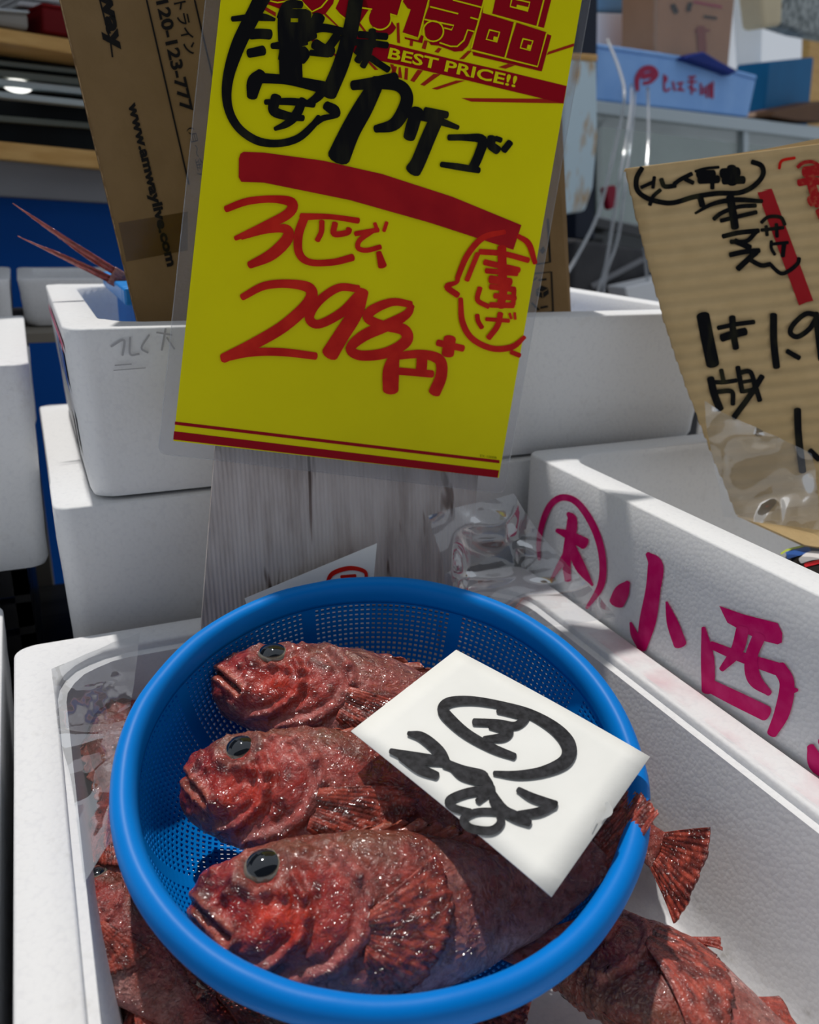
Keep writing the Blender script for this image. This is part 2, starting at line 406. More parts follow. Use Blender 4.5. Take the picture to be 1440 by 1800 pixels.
ik.build('lettering', M['pink_ink'], pink_box)
ik.poly([(935, 1228), (1040, 1265), (1185, 1302), (1205, 1345), (1203, 1385), (1185, 1393), (1100, 1372), (970, 1300)])
ik.stroke([(868, 1322, 14), (885, 1450, 44), (888, 1590, 44)]).stroke([(885, 1565, 44), (1000, 1622, 50), (1135, 1688, 52)])
ik.stroke([(900, 1395, 26), (1010, 1440, 34), (1190, 1500, 44)]).stroke([(1190, 1490, 46), (1225, 1560, 50), (1205, 1680, 52), (1160, 1775, 34)]).stroke([(1270, 1588, 10), (1240, 1590, 30)])
ik.stroke([(1035, 1330, 44), (1010, 1420, 42), (945, 1500, 18)]).stroke([(1105, 1360, 44), (1072, 1450, 42), (1085, 1540, 48), (1150, 1602, 20)])
ik.build('lettering', M['pink_ink'], pink_box)
ik.to(0, 0, 1).stroke([(1425, 1312, 10), (1440, 1345, 26), (1490, 1362, 26)]).stroke([(1450, 1300, 20), (1500, 1420, 22)])
ik.build('lettering', M['pink_ink'], pink_box)

# magenta ink rubbed off on the ledge of the fish box
def stain_mat():
    m = bpy.data.materials.new('rubbed_magenta_ink'); m.use_nodes = True; nt = m.node_tree; nt.nodes.clear()
    out = N(m, 'ShaderNodeOutputMaterial'); tr = N(m, 'ShaderNodeBsdfTransparent'); d = N(m, 'ShaderNodeBsdfDiffuse'); d.inputs['Color'].default_value = (0.78, 0.36, 0.42, 1)
    n = N(m, 'ShaderNodeTexNoise', Scale=22.0, Detail=5); Lk(m, coords(m), n.inputs['Vector'])
    f = ramp(m, n.outputs['Fac'], [(0.42, (0, 0, 0)), (0.72, (0.36, 0.36, 0.36))]); mx = N(m, 'ShaderNodeMixShader'); Lk(m, f, mx.inputs[0]); Lk(m, tr.outputs[0], mx.inputs[1]); Lk(m, d.outputs[0], mx.inputs[2]); Lk(m, mx.outputs[0], out.inputs['Surface']); return m
adopt(mesh_obj('ink_stain', [(0.364, 0.20, 0.0012), (0.385, 0.20, 0.0012), (0.385, 0.45, 0.0012), (0.364, 0.45, 0.0012)], [(0, 1, 2, 3)], stain_mat()), fish_box)

# ------------------------------------------------------------------ background counter on the left
E1 = np.array([0.95, 0.31, 0.0]); E1 /= np.linalg.norm(E1); NB = np.array([E1[1], -E1[0], 0.0])
B0 = np.array([0.1, 1.55, 0.0])
def bgp(d=0.0): return Plane(B0+NB*d, NB)
def bslab(name, pts, d, thick, mat, parent, bev=0.0):
    """panel with px corners on the counter plane shifted d towards the viewer"""
    p = bgp(d); return slab(name, [p.at(*q) for q in pts], thick, mat, parent, bev, NB)
case = thing('display_counter', 'blue-fronted market counter with dark glass case and wooden shelves at far left', 'counter', (0.0, 1.7, FLOOR))
bslab('front_panel', [(-160, 335), (420, 372), (420, 1500), (-160, 1500)], 0.0, 0.5, M['blue_panel'], case)
bslab('grey_panel', [(-160, 268), (420, 305), (420, 372), (-160, 335)], 0.10, 0.6, M['grey'], case, 0.003)
bslab('shelf', [(-160, 232), (420, 290), (420, 322), (-160, 264)], 0.13, 0.64, M['wood'], case, 0.003)
M['case_dark'] = noise_mat('case_interior', (0.003, 0.004, 0.005), (0.008, 0.014, 0.018), 4, 0.5)
bslab('case_body', [(-160, 70), (420, 140), (420, 290), (-160, 232)], -0.02, 0.45, M['case_dark'], case)
M['rail'] = principled('pale_rail', (0.45, 0.52, 0.54), 0.4)
M['rail2'] = principled('dull_rail', (0.16, 0.18, 0.16), 0.5)
for (y0, y1, h, mt, d) in ((88, 152, 9, 'rail2', 0.0), (104, 168, 13, 'rail2', 0.01), (120, 184, 12, 'rail', 0.02), (143, 205, 11, 'rail', 0.03), (190, 236, 11, 'rail2', -0.01)):
    bslab('rail', [(-160, y0), (420, y1), (420, y1+h), (-160, y0+h)], d+0.01, 0.03, M[mt], case, 0.002)
bslab('shelf', [(-160, 23), (420, 115), (420, 142), (-160, 48)], 0.10, 0.5, M['wood'], case, 0.003)
pp = bgp(0.0)
def ellipsoid(name, c, r, mat, parent=None, axes=None):
    bm = bmesh.new(); bmesh.ops.create_uvsphere(bm, u_segments=20, v_segments=12, radius=1)
    A = np.array(axes) if axes is not None else np.eye(3)
    for v in bm.verts:
        q = np.array(c)+A.T @ (np.array(v.co)*np.array(r)); v.co = V(q)
    o = bm_obj(name, bm, mat, None, True)
    if parent: adopt(o, parent)
    return o
M['lamp_glint'] = principled('painted_lamp_glint', (1, 1, 1), 0.3); M['lamp_glint'].node_tree.nodes['Principled BSDF'].inputs['Emission Color'].default_value = (1, 0.98, 0.92, 1); M['lamp_glint'].node_tree.nodes['Principled BSDF'].inputs['Emission Strength'].default_value = 1.3
ellipsoid('lamp_reflection', pp.at(31, 151, 0.012), (0.022, 0.012, 0.010), M['lamp_glint'], case, [E1, NB, (0, 0, 1)])  # emissive blob standing in for reflected lamplight on the dark case
# things on the counter's top shelf
st = thing('food_tray', 'pale grey tray on the top shelf of the far left counter', 'tray', bgp(0.05).at(20, 52))
bslab('tray_body', [(-60, 14), (50, 22), (52, 54), (-60, 36)], 0.03, 0.12, noise_mat('tray_grey', (0.30, 0.28, 0.25), (0.36, 0.34, 0.31), 8, 0.5), st, 0.006)
bslab('tray_rim', [(-62, 8), (52, 18), (52, 24), (-62, 15)], 0.036, 0.13, M['steel'], st, 0.002)
st = thing('red_carton', 'dark red carton on the top shelf beside the brown carton', 'carton', bgp(0.05).at(92, 58))
bslab('carton_body', [(74, 10), (150, 22), (150, 70), (76, 57)], 0.03, 0.10, principled('dark_red_card', (0.16, 0.006, 0.008), 0.5), st, 0.004)
bslab('carton_flap', [(74, 4), (150, 16), (150, 22), (74, 10)], 0.032, 0.10, principled('dark_red_card_flap', (0.22, 0.01, 0.012), 0.5), st, 0.002)
st = thing('foam_tray_stack', 'white foam trays stacked behind the red carton on the top shelf', 'tray', bgp(-0.1).at(70, 40))
for k in range(3): bslab('foam_tray', [(38-k*3, -26+k*13), (150, -14+k*13), (150, -4+k*13), (38-k*3, -16+k*13)], -0.06, 0.12, M['foam'], st, 0.004)
bslab('support', [(40, 12), (150, 26), (150, 66), (40, 48)], -0.08, 0.10, M['case_dark'], st)

# added overhead panel keeping light off the left counter; back wall of the stall
M['dark_board'] = noise_mat('dark_board_panel', (0.03, 0.03, 0.032), (0.05, 0.05, 0.05), 3, 0.7)
def oriented_box(name, c, half, mat, parent=None, bev=0.0, ax=None):
    A = [E1, -NB, np.array([0, 0, 1.0])] if ax is None else ax
    vs = [np.array(c)+sum(s*h*np.array(e) for s, h, e in zip(sg, half, A)) for sg in [(-1, -1, -1), (1, -1, -1), (1, 1, -1), (-1, 1, -1), (-1, -1, 1), (1, -1, 1), (1, 1, 1), (-1, 1, 1)]]
    o = mesh_obj(name, vs, [(3, 2, 1, 0), (4, 5, 6, 7), (0, 1, 5, 4), (1, 2, 6, 5), (2, 3, 7, 6), (3, 0, 4, 7)], mat)
    if bev: bevel(o, bev)
    if parent: adopt(o, parent)
    return o
o = oriented_box('sky_blocker', B0+np.array([-0.55, 0.35, 0.85]), (0.95, 0.75, 0.03), M['dark_board']); tag(o, 'dark panel added over the left counter to block sun and sky', None, None, 'structure')
M['wall'] = noise_mat('pale_wall', (0.40, 0.43, 0.45), (0.55, 0.58, 0.60), 1.5, 0.7)
o = oriented_box('wall_back', B0-NB*1.6+np.array([0.8, 0, 0.2]), (3.2, 0.05, 1.1), M['wall']); tag(o, 'pale wall closing the stall at the back', None, None, 'structure')
o = oriented_box('wall_left', B0-NB*0.58+E1*(-0.75)+np.array([0, 0, 0.1]), (0.8, 0.03, 1.0), M['dark_board']); tag(o, 'dark board wall behind the left counter', None, None, 'structure')

# ------------------------------------------------------------------ boxes behind on the left
def px_foam(name, label, pl, x0, x1, ytop, ybot, depth, **kw):
    a = pl.at(x0, ytop); b = pl.at(x1, ybot); y = pl.p[1]
    return foam_box(name, label, a[0], b[0], y, y+depth, b[2], a[2], **kw)
p1 = Plane((0, 1.12, 0), (0, -1, 0))
bx1 = px_foam('far_fish_box', 'small white styrofoam box in front of the blue counter panel', p1, 30, 232, 490, 572, 0.20, t=0.02, taper=0.003)
p2 = Plane((0, 1.08, 0), (0, -1, 0))
bx2 = px_foam('far_fish_box', 'white styrofoam box at the far left edge before the blue counter', p2, -120, 25, 466, 560, 0.22, t=0.02, taper=0.003)
p3 = Plane((0, 1.02, 0), (0, -1, 0))
bx3 = foam_box('far_fish_box', 'low styrofoam box holding greens in the gap left of the stacked boxes', -0.13, -0.002, 1.05, 1.34, 0.045, 0.14, t=0.016, taper=0.003)
M['leaf'] = noise_mat('green_leaf', (0.04, 0.17, 0.02), (0.09, 0.30, 0.05), 60, 0.5)
M['block'] = principled('grey_pallet_wood', (0.20, 0.18, 0.15), 0.8)
def pedestal(x0, x1, y0, y1, ztop, label):
    t = thing('wooden_stand', label, 'stand', ((x0+x1)/2, (y0+y1)/2, FLOOR))
    n = 4
    for i in range(n):
        box('plank', (x0, y0+(y1-y0)*i/n+0.002, ztop-0.02), (x1, y0+(y1-y0)*(i+1)/n-0.002, ztop), M['block'], t)
    for x in (x0, x1-0.03):
        for y in (y0, y1-0.03): box('leg', (x, y, FLOOR), (x+0.03, y+0.03, ztop-0.02), M['block'], t)
    return t
def base_of(o): return o.location.z
zs = min(base_of(bx1), base_of(bx2))
for o_ in (bx1, bx2): o_.location.z = zs
sh_ = thing('plank_shelf', 'plain wooden plank shelf carrying the two far styrofoam boxes', 'shelf', (-0.05, 1.3, zs-0.012))
for k in range(2): box('plank', (-0.30, 1.075+k*0.14, zs-0.012), (0.12, 1.21+k*0.14, zs), M['block'], sh_, 0.001)
for x in (-0.28, 0.10): box('bracket', (x-0.01, 1.09, zs-0.03), (x+0.01, 1.50, zs-0.0125), M['block'], sh_)
pedestal(-0.125, -0.01, 1.055, 1.335, 0.045, 'grey wooden stand under the low box of greens')
lf = thing('leafy_greens', 'bright green leaves lying in the low styrofoam box', 'greens', (-0.07, 1.12, 0.10))
random.seed(4)
for i in range(9):
    c = np.array([-0.095+random.random()*0.06, 1.09+random.random()*0.12, 0.075+0.008*i*0.7]); an = random.random()*6.28
    u = np.array([math.cos(an), math.sin(an), 0.3]); v = np.array([-math.sin(an), math.cos(an), 0.25*random.uniform(-1, 1)])
    pts = []
    for k in range(12):
        t = 2*math.pi*k/12; pts.append(c+u*0.035*math.cos(t)+v*0.02*math.sin(t)*(1+0.15*math.cos(5*t))+np.array([0, 0, 0.012*math.cos(t)**2]))
    o = mesh_obj('leaf', pts+[c+np.array([0, 0, 0.004])], [(k, (k+1) % 12, 12) for k in range(12)], M['leaf'], None, True)
    o.modifiers.new('s', 'SOLIDIFY').thickness = 0.001; adopt(o, lf)

# ------------------------------------------------------------------ background on the right: tank and clutter
tank = thing('fish_tank', 'glass live-fish tank with greenish water behind the cardboard price sign', 'tank', (1.1, 1.8, FLOOR))
TD = 0.02
M['water'] = noise_mat('green_tank_water', (0.065, 0.10, 0.065), (0.13, 0.165, 0.12), 4, 0.06, lo=0.3, hi=0.7)
M['glass_film'] = film_mat('tank_glass', (0.93, 0.97, 0.96), 0.02, 0.4, 0.03, 0.01)
M['rimglass'] = principled('grey_tank_rim', (0.42, 0.49, 0.52), 0.3)
bslab('water', [(1058, 222), (1700, 300), (1700, 520), (1058, 380)], TD-0.03, 0.5, M['water'], tank)
bslab('glass_front', [(1052, 196), (1705, 275), (1705, 523), (1052, 383)], TD-0.015, 0.006, M['glass_film'], tank)
bslab('rim', [(1046, 176), (1710, 254), (1710, 278), (1046, 199)], TD, 0.55, M['rimglass'], tank, 0.004)
bslab('base_frame', [(1046, 381), (1710, 523), (1710, 545), (1046, 400)], TD, 0.55, M['black'], tank, 0.003)
for x, yo in ((1308, 208),):
    bslab('divider', [(x, yo+20), (x+8, yo+21), (x+8, yo+270), (x, yo+270)], TD-0.008, 0.02, M['rimglass'], tank)
for x in (1060, 1660):
    p = bgp(TD-0.1).at(x, 420); 
    for k in (0.05, 0.35):
        c = p-NB*k; oriented_box('leg', (c[0], c[1], (c[2]+FLOOR)/2), (0.03, 0.03, (c[2]-FLOOR)/2), M['black'], tank)

bb = thing('blue_foam_box', 'pale blue styrofoam box with red logo standing on the tank rim', 'box', bgp(0.0).at(1180, 190))
sh = bslab('box_body', [(1046, 82), (1200, 105), (1330, 140), (1316, 206), (1046, 176)], TD-0.02, 0.22, M['foam_blue'], bb, 0.006)
bslab('lid', [(1044, 75), (1200, 98), (1331, 132), (1331, 140), (1200, 106), (1044, 83)], TD-0.016, 0.23, M['foam_blue'], bb, 0.004)
M['logo'] = principled('red_logo_ink', (0.33, 0.02, 0.07), 0.5)
ik = Ink(bgp(TD-0.02), (1000, 0, 3.2727), 0.002)
ik.stroke([(395, 520, 22), (395, 450, 30), (430, 400, 34), (480, 395, 34), (505, 430, 26), (470, 470, 22), (430, 480, 20)]).stroke([(425, 440), (480, 430)], 34)
ik.build('logo', M['logo'], bb)
for s_ in ([(550, 430), (552, 520), (585, 510)], [(565, 440), (560, 470)]), ([(600, 470), (610, 520)], [(625, 480), (660, 475)], [(625, 515), (665, 520)], [(645, 475), (645, 520)]), ([(685, 470), (735, 470)], [(710, 440), (708, 540)], [(690, 500), (735, 520)], [(690, 445), (730, 440)]), ([(760, 480), (762, 545)], [(780, 500), (780, 540)]), ([(800, 490), (795, 560)], [(815, 480), (815, 560)], [(830, 470), (828, 565)]):
    for q in s_: ik.stroke(q, 12)
    ik.build('lettering', M['logo'], bb)

RIMZ = 0.5*(bgp(TD).at(1046, 176)[2]+bgp(TD).at(1710, 254)[2])
def sheet_mat():
    m = bpy.data.materials.new('white_translucent_sheet'); m.use_nodes = True; nt = m.node_tree; nt.nodes.clear()
    out = N(m, 'ShaderNodeOutputMaterial'); a = N(m, 'ShaderNodeBsdfTranslucent'); a.inputs['Color'].default_value = (0.9, 0.92, 0.95, 1); d = N(m, 'ShaderNodeBsdfDiffuse'); d.inputs['Color'].default_value = (0.88, 0.9, 0.92, 1)
    mx = N(m, 'ShaderNodeMixShader'); mx.inputs[0].default_value = 0.6; Lk(m, d.outputs[0], mx.inputs[1]); Lk(m, a.outputs[0], mx.inputs[2]); Lk(m, mx.outputs[0], out.inputs['Surface']); return m
def clutter(name, label, cat, pts, d, thick, mat, bev=0.004, rest=None):
    pl = bgp(d); q = [pl.at(*p) for p in pts]
    if rest is not None:
        lo = sorted(range(len(q)), key=lambda i: q[i][2])[:2]
        for i in lo: q[i][2] = rest
    t = thing(name, label, cat, min(q, key=lambda p: p[2]))
    slab('body', q, thick, mat, t, bev, NB)
    return t
bgm = lambda n, c, r=0.5: noise_mat(n, tuple(0.9*x for x in c), c, 9, r)
M['tubewrap'] = film_mat('parcel_wrap', (0.97, 0.97, 0.97), 0.01, 0.08, 0.05, 0.0)
pb = clutter('paper_parcel', 'brown paper parcel in clear wrap with red and black print above the blue box', 'parcel', [(1158, -40), (1296, -40), (1280, 122), (1155, 95)], -0.05, 0.12, bgm('parcel_brown', (0.38, 0.19, 0.10)), 0.004)
ik = Ink(bgp(-0.05), (1000, 0, 3.2727), 0.003)
ik.stroke([(720, 10), (880, 40)], 14); ik.build('print_mark', M['logo'], pb)
ik.stroke([(600, 30), (620, 70)], 30).stroke([(700, 20), (690, 60)], 26).stroke([(780, 95), (850, 105)], 16); ik.build('print_mark', M['black_ink'], pb)
ik.stroke([(760, 160), (770, 290)], 50).stroke([(730, 180), (810, 175)], 16); ik.build('print_mark', principled('faded_red', (0.22, 0.05, 0.04), 0.5), pb)
bslab('wrap', [(1150, -44), (1302, -44), (1286, 128), (1150, 99)], -0.045, 0.001, M['tubewrap'], pb)
clutter('blue_cloth', 'dark blue cloth draped over the edge of the pale blue box', 'cloth', [(1212, 97), (1240, 91), (1268, 108), (1300, 124), (1286, 132), (1272, 126), (1230, 112), (1204, 103)], TD+0.01, 0.05, bgm('navy_cloth', (0.0, 0.02, 0.20)), 0.006)
clutter('white_crate', 'white crate lid stack left of the brown paper parcel', 'crate', [(1040, 22), (1160, 26), (1158, 98), (1040, 74)], -0.25, 0.18, M['foam'], 0.004, RIMZ)
clutter('blue_tub', 'pale blue plastic tub stacked on the white crate', 'tub', [(1052, -60), (1112, -60), (1112, 21), (1046, 21)], -0.26, 0.15, bgm('tub_blue', (0.16, 0.33, 0.52)), 0.01)
clutter('white_bucket', 'white plastic bucket between the blue tub and the paper parcel', 'bucket', [(1112, -60), (1160, -60), (1158, 23), (1116, 22)], -0.27, 0.14, bgm('bucket_white', (0.66, 0.68, 0.72)), 0.012)
clutter('white_plastic_sheet', 'bright white plastic sheet hanging right of the paper parcel', 'sheet', [(1290, -60), (1345, -60), (1340, 60), (1340, 200), (1312, 196), (1300, 128)], -0.23, 0.012, sheet_mat(), 0.003, RIMZ)
clutter('blue_bin', 'deep blue plastic bin before the wooden post at right', 'bin', [(1352, 108), (1432, 100), (1424, 205), (1345, 192)], -0.10, 0.12, bgm('bin_blue', (0.01, 0.13, 0.30)), 0.008, RIMZ)
clutter('wooden_post', 'pale wooden post at the right picture edge', 'post', [(1428, -60), (1462, -60), (1452, 200), (1424, 200)], -0.23, 0.03, M['wood'], 0.003, RIMZ)
clutter('brown_tray', 'dark brown tray lying across the tank corner at the right edge', 'tray', [(1362, 196), (1460, 176), (1470, 215), (1400, 212), (1356, 204)], 0.03, 0.12, bgm('tray_brown', (0.13, 0.06, 0.025)), 0.004)
clutter('grey_net_bag', 'grey net bag hanging at the top right corner', 'bag', [(1368, -60), (1470, -60), (1480, 70), (1420, 58), (1366, 40)], -0.08, 0.10, noise_mat('grey_net', (0.10, 0.12, 0.12), (0.42, 0.45, 0.44), 45, 0.6), 0.02)
clutter('cream_bag', 'cream paper bag hanging beside the grey net bag', 'bag', [(1332, -60), (1380, -60), (1376, 45), (1344, 50)], -0.05, 0.08, bgm('bag_cream', (0.62, 0.52, 0.34)), 0.015)
clutter('navy_post', 'dark navy post right of the yellow sign', 'post', [(1016, -70), (1052, -70), (1046, 420), (1012, 420)], 0.045, 0.04, bgm('post_navy', (0.015, 0.02, 0.035)), 0.003)
# rust-stained pale panel hanging in front
M['rusty'] = noise_mat('rust_stained_panel', (0.55, 0.68, 0.74), (0.46, 0.26, 0.07), 26, 0.5, stretch=(1, 1, 0.5), lo=0.52, hi=0.72, detail=6)
t = thing('hanging_panel', 'pale blue plastic panel with rust stains hanging beside the sign', 'panel', bgp(0.15).at(1025, 375))
bslab('panel_body', [(992, 100), (1050, 104), (1052, 240), (1044, 330), (1030, 372), (992, 378)], 0.15, 0.02, M['rusty'], t, 0.008)
bslab('top_strip', [(990, 92), (1052, 96), (1051, 108), (990, 104)], 0.152, 0.024, M['wood'], t, 0.003)

# clear air tubes
M['tube'] = film_mat('clear_tube', (0.80, 0.84, 0.86), 0.08, 0.5, 0.1, 0.30)
def px_tube(label, pts, d):
    p = bgp(d); q = [p.at(*a) for a in pts]; q[0] = bgp(TD+0.002).at(*pts[0]); q[1] = bgp(0.5*(d+TD)).at(*pts[1])
    o = tube('air_tube', [x-q[-1] for x in q], 0.0042, M['tube']); o.location = V(q[-1]); tag(o, label, 'tube', 'clear air tubes over the tank')
px_tube('clear air tube curving left behind the brown carton', [(1068, 70), (1088, 120), (1098, 165), (1090, 220), (1072, 300), (1050, 380), (1015, 450), (985, 500)], 0.22)
px_tube('clear air tube second from the left over the tank', [(1110, 150), (1108, 200), (1092, 300), (1076, 400), (1064, 470), (1046, 530)], 0.21)
px_tube('clear air tube third from the left over the tank', [(1116, 160), (1112, 215), (1100, 320), (1086, 420), (1066, 480), (1058, 540)], 0.20)
px_tube('straight clear air tube touching the corner of the cardboard sign', [(1139, 155), (1140, 240), (1134, 340), (1133, 430), (1140, 510)], 0.19)

# dark clutter under the tank
M['dark_grey'] = noise_mat('dark_grey_plastic', (0.03, 0.03, 0.034), (0.06, 0.058, 0.06), 8, 0.5)
t = clutter('tool_case', 'dark grey case in the shadow under the fish tank', 'case', [(1012, 420), (1260, 455), (1260, 640), (1012, 600)], 0.12, 0.08, M['dark_grey'], 0.01, FLOOR)
bslab('ridge', [(1040, 500), (1130, 452), (1134, 460), (1044, 508)], 0.125, 0.01, M['grey'], t, 0.002)
clutter('red_clip', 'small dark red clip on the tank front between the air tubes', 'clip', [(1064, 330), (1084, 325), (1088, 362), (1072, 370)], 0.06, 0.02, bgm('clip_red', (0.26, 0.01, 0.03)), 0.006)
clutter('white_tray', 'white tray edge in front of the dark grey case behind the upper box', 'tray', [(1100, 505), (1215, 478), (1230, 580), (1110, 560)], 0.20, 0.06, M['foam'], 0.004)
#==PART3==
# ------------------------------------------------------------------ brown carton standing in the upper box
cp = Plane((0.3, 0.69, 0.25), (0.0, -1.0, 0.07))
carton = thing('brown_carton', 'brown printed carton standing open in the upper styrofoam box behind the yellow sign', 'carton', cp.at(620, 700))
zb = 0.120
def down(pl, px, py, z):          # continue a px point straight down its panel to height z
    a = pl.at(px, py); b = a.copy(); b[1] += (z-a[2])*pl.n[2]/-pl.n[1]; b[2] = z; return b
def edge_down(pl, pa, pb, z):
    a = pl.at(*pa); b = pl.at(*pb); t = (z-a[2])/(b[2]-a[2]); return a+(b-a)*t
lt = cp.at(81, -100); lb = edge_down(cp, (105, 0), (243, 575), zb); ft = cp.at(956, -100); fbm_ = edge_down(cp, (980, 264), (1001, 561), zb)
front = slab('front_panel', [lt, ft, fbm_, lb], 0.005, M['carton'], carton, 0, cp.n)
et = cp.at(981, -100); eb = edge_down(cp, (997, 240), (1011, 561), zb)
slab('side_flap', [ft, et-cp.n*0.006, eb-cp.n*0.006, fbm_], 0.005, M['carton'], carton, 0, cp.n)
bk = -cp.n*0.022
slab('side_panel', [et-cp.n*0.011, et+bk, eb+bk, eb-cp.n*0.011], 0.005, M['carton'], carton, 0, np.array([1.0, 0, 0]))
slab('back_panel', [lt+bk+np.array([0.07, 0, 0]), et+bk, eb+bk, lb+bk+np.array([0.04, 0, 0])], 0.005, M['carton'], carton, 0, cp.n)
M['cut'] = noise_mat('cut_cardboard_edge', (0.20, 0.12, 0.055), (0.40, 0.27, 0.15), 160, 0.8, lo=0.4, hi=0.6)
d_ = (lt-lb); e_ = np.array([-1.0, 0, 0])
slab('cut_edge', [lt+cp.n*0.0004, lb+cp.n*0.0004, lb-cp.n*0.005, lt-cp.n*0.005], 0.0006, M['cut'], carton, 0, e_)
M['tape'] = film_mat('clear_tape', (0.82, 0.78, 0.70), 0.012, 0.2, 0.2, 0.0)
slab('tape', [cp.at(208, 392, 0.0006), cp.at(330, 372, 0.0006), cp.at(330, 440, 0.0006), cp.at(222, 460, 0.0006)], 0.0003, M['tape'], carton, 0, cp.n)
ik = Ink(cp, (0, 0, 3.6), 0.0005)
ik.text('amway', (585, -330), (702, 325), 98, 0.05); ik.build('lettering', M['black_ink'], carton)
ik.stroke([(632, 0), (700, 268), (712, 360)], 11, False); ik.build('ruled_line', M['black_ink'], carton)
ik.text('0120-123-777', (968, -85), (1152, 715), 76, 0.034); ik.build('lettering', M['black_ink'], carton)
ik.text('ホットライン', (1058, -190), (1178, 352), 66, 0.018); ik.build('lettering', M['black_ink'], carton)
ik.text('www.amwaylive.com', (812, 655), (1062, 1690), 62, 0.048); ik.build('lettering', M['black_ink'], carton)
ik.stroke([(928, 0), (1195, 1165)], 11, False); ik.build('ruled_line', M['black_ink'], carton)
ik.stroke([(1232, 0), (1330, 420), (1420, 800)], 11, False); ik.build('ruled_line', M['black_ink'], carton)
ik.text('(月〜金)', (1190, 810), (1262, 1110), 40, 0.0); ik.build('lettering', M['black_ink'], carton)
ik.to(900, 240, 4.235)
ik.stroke([(268, 615), (285, 935), (190, 950)], 16, False).poly([(205, 850), (235, 815), (252, 850), (228, 878)]); ik.build('handling_mark', M['black_ink'], carton)
ik.stroke([(150, 1022), (295, 1008), (308, 1302), (130, 1338)], 14, False)
ik.poly([(180, 1140), (222, 1108), (272, 1128), (276, 1170), (232, 1205), (182, 1186)])
ik.stroke([(150, 1080), (185, 1050)], 12).stroke([(200, 1070), (255, 1062)], 16).stroke([(215, 1275), (265, 1265)], 16).stroke([(150, 1240), (200, 1290)], 16)
ik.build('handling_mark', M['black_ink'], carton)
ik.lift = 0.0008
ik.stroke([(182, 1146), (228, 1158), (272, 1132)], 5, False).stroke([(228, 1158), (232, 1205)], 5); ik.build('handling_mark', M['carton'], carton)

# ------------------------------------------------------------------ yellow price sign and its stand
ya, le = math.radians(3), math.radians(8)
sn = np.array([-math.sin(ya)*math.cos(le), -math.cos(ya)*math.cos(le), math.sin(le)])
sp = Plane((0.22, 0.54, 0.10), sn)
stp = Plane(sp.p-sp.n*0.004, sn)
M['board'] = principled('wood_grain_board', (0.42, 0.38, 0.37), 0.45)
def board_mat():
    m = M['board']; b = m.node_tree.nodes['Principled BSDF']
    v = coords(m, (1, 1, 0.035)); v2 = coords(m, (1, 1, 0.06)); v3 = coords(m)
    n1 = N(m, 'ShaderNodeTexNoise', Scale=75.0, Detail=5, Roughness=0.6); Lk(m, v, n1.inputs['Vector'])
    n2 = N(m, 'ShaderNodeTexNoise', Scale=70.0, Detail=3, Roughness=0.5, Distortion=0.4); Lk(m, v2, n2.inputs['Vector'])
    c1 = ramp(m, n1.outputs['Fac'], [(0.25, (0.30, 0.255, 0.235)), (0.5, (0.50, 0.455, 0.435)), (0.75, (0.60, 0.56, 0.54))])
    c2 = ramp(m, n2.outputs['Fac'], [(0.30, (0.08, 0.055, 0.05)), (0.36, (0.45, 0.40, 0.38)), (0.40, (1, 1, 1))])
    mx = N(m, 'ShaderNodeMix', data_type='RGBA', blend_type='MULTIPLY'); mx.inputs[0].default_value = 1.0
    Lk(m, c1, mx.inputs[6]); Lk(m, c2, mx.inputs[7]); Lk(m, mx.outputs[2], b.inputs['Base Color'])
    wv = N(m, 'ShaderNodeTexWave', Scale=100.0); wv.bands_direction = 'X'; Lk(m, v3, wv.inputs['Vector'])
    bp = N(m, 'ShaderNodeBump', Strength=0.6, Distance=0.0006); Lk(m, wv.outputs['Fac'], bp.inputs['Height']); Lk(m, bp.outputs['Normal'], b.inputs['Normal'])
board_mat()
bl_ = edge_down(stp, (378, 790), (355, 1087), -0.115); br_ = edge_down(stp, (835, 850), (822, 1010), -0.115)
board = thing('sign_board', 'whitewashed wood-grain corrugated board standing upright under the yellow sign', 'board', (bl_+br_)/2)
slab('panel', [stp.at(392, 610), stp.at(856, 668), br_, bl_], 0.004, M['board'], board, 0, sn)

sign = thing('price_sign', 'laminated yellow price sign with black and red handwriting, 298 yen for three', 'sign', sp.at(590, 810))
BLp, BRp = sp.at(305, 775), sp.at(877, 840)
ux = (BRp-BLp); Wd = np.linalg.norm(ux); ux /= Wd; uy = np.cross(ux, sn); uy = uy if uy[2] > 0 else -uy
TLp = sp.at(388, 0); ul = (TLp-BLp)/np.linalg.norm(TLp-BLp); TRp = sp.at(1023, 0); ur = (TRp-BRp)/np.linalg.norm(TRp-BRp)
H = 0.364
slab('paper', [BLp, BRp, BRp+ur*H, BLp+ul*H], 0.0004, M['yellow'], sign, 0, sn)
# clear laminate with rounded corners, a little larger than the paper
def rounded_outline(pts, r, n=5):
    out = []
    k = len(pts)
    for i in range(k):
        p = pts[i]; a = pts[i-1]-p; b = pts[(i+1) % k]-p; a /= np.linalg.norm(a); b /= np.linalg.norm(b)
        for j in range(n+1):
            t = j/n; out.append(p+a*r*(1-t)**2+b*r*t**2)
    return out
m_ = 0.0075
lam = [BLp-ux*0.009-ul*m_*1.3, BRp+ux*m_-ur*m_*1.6, BRp+ur*(H+m_)+ux*m_, BLp+ul*(H+m_)-ux*0.009]
slab('laminate_back', [p-sn*0.0008 for p in rounded_outline(lam, 0.006)], 0.0002, M['laminate'], sign, 0, sn)
tube('laminate_edge', [p-sn*0.0008 for p in rounded_outline(lam, 0.006)], 0.00035, M['film2'], sign, 5, True)
tb_ = Ink(sp, (280, 300, 2.0), 0.0003)
tb_.poly([(55, 882), (1197, 1018), (1196, 1029), (54, 893)]); tb_.build('stripe', M['red_print'], sign)
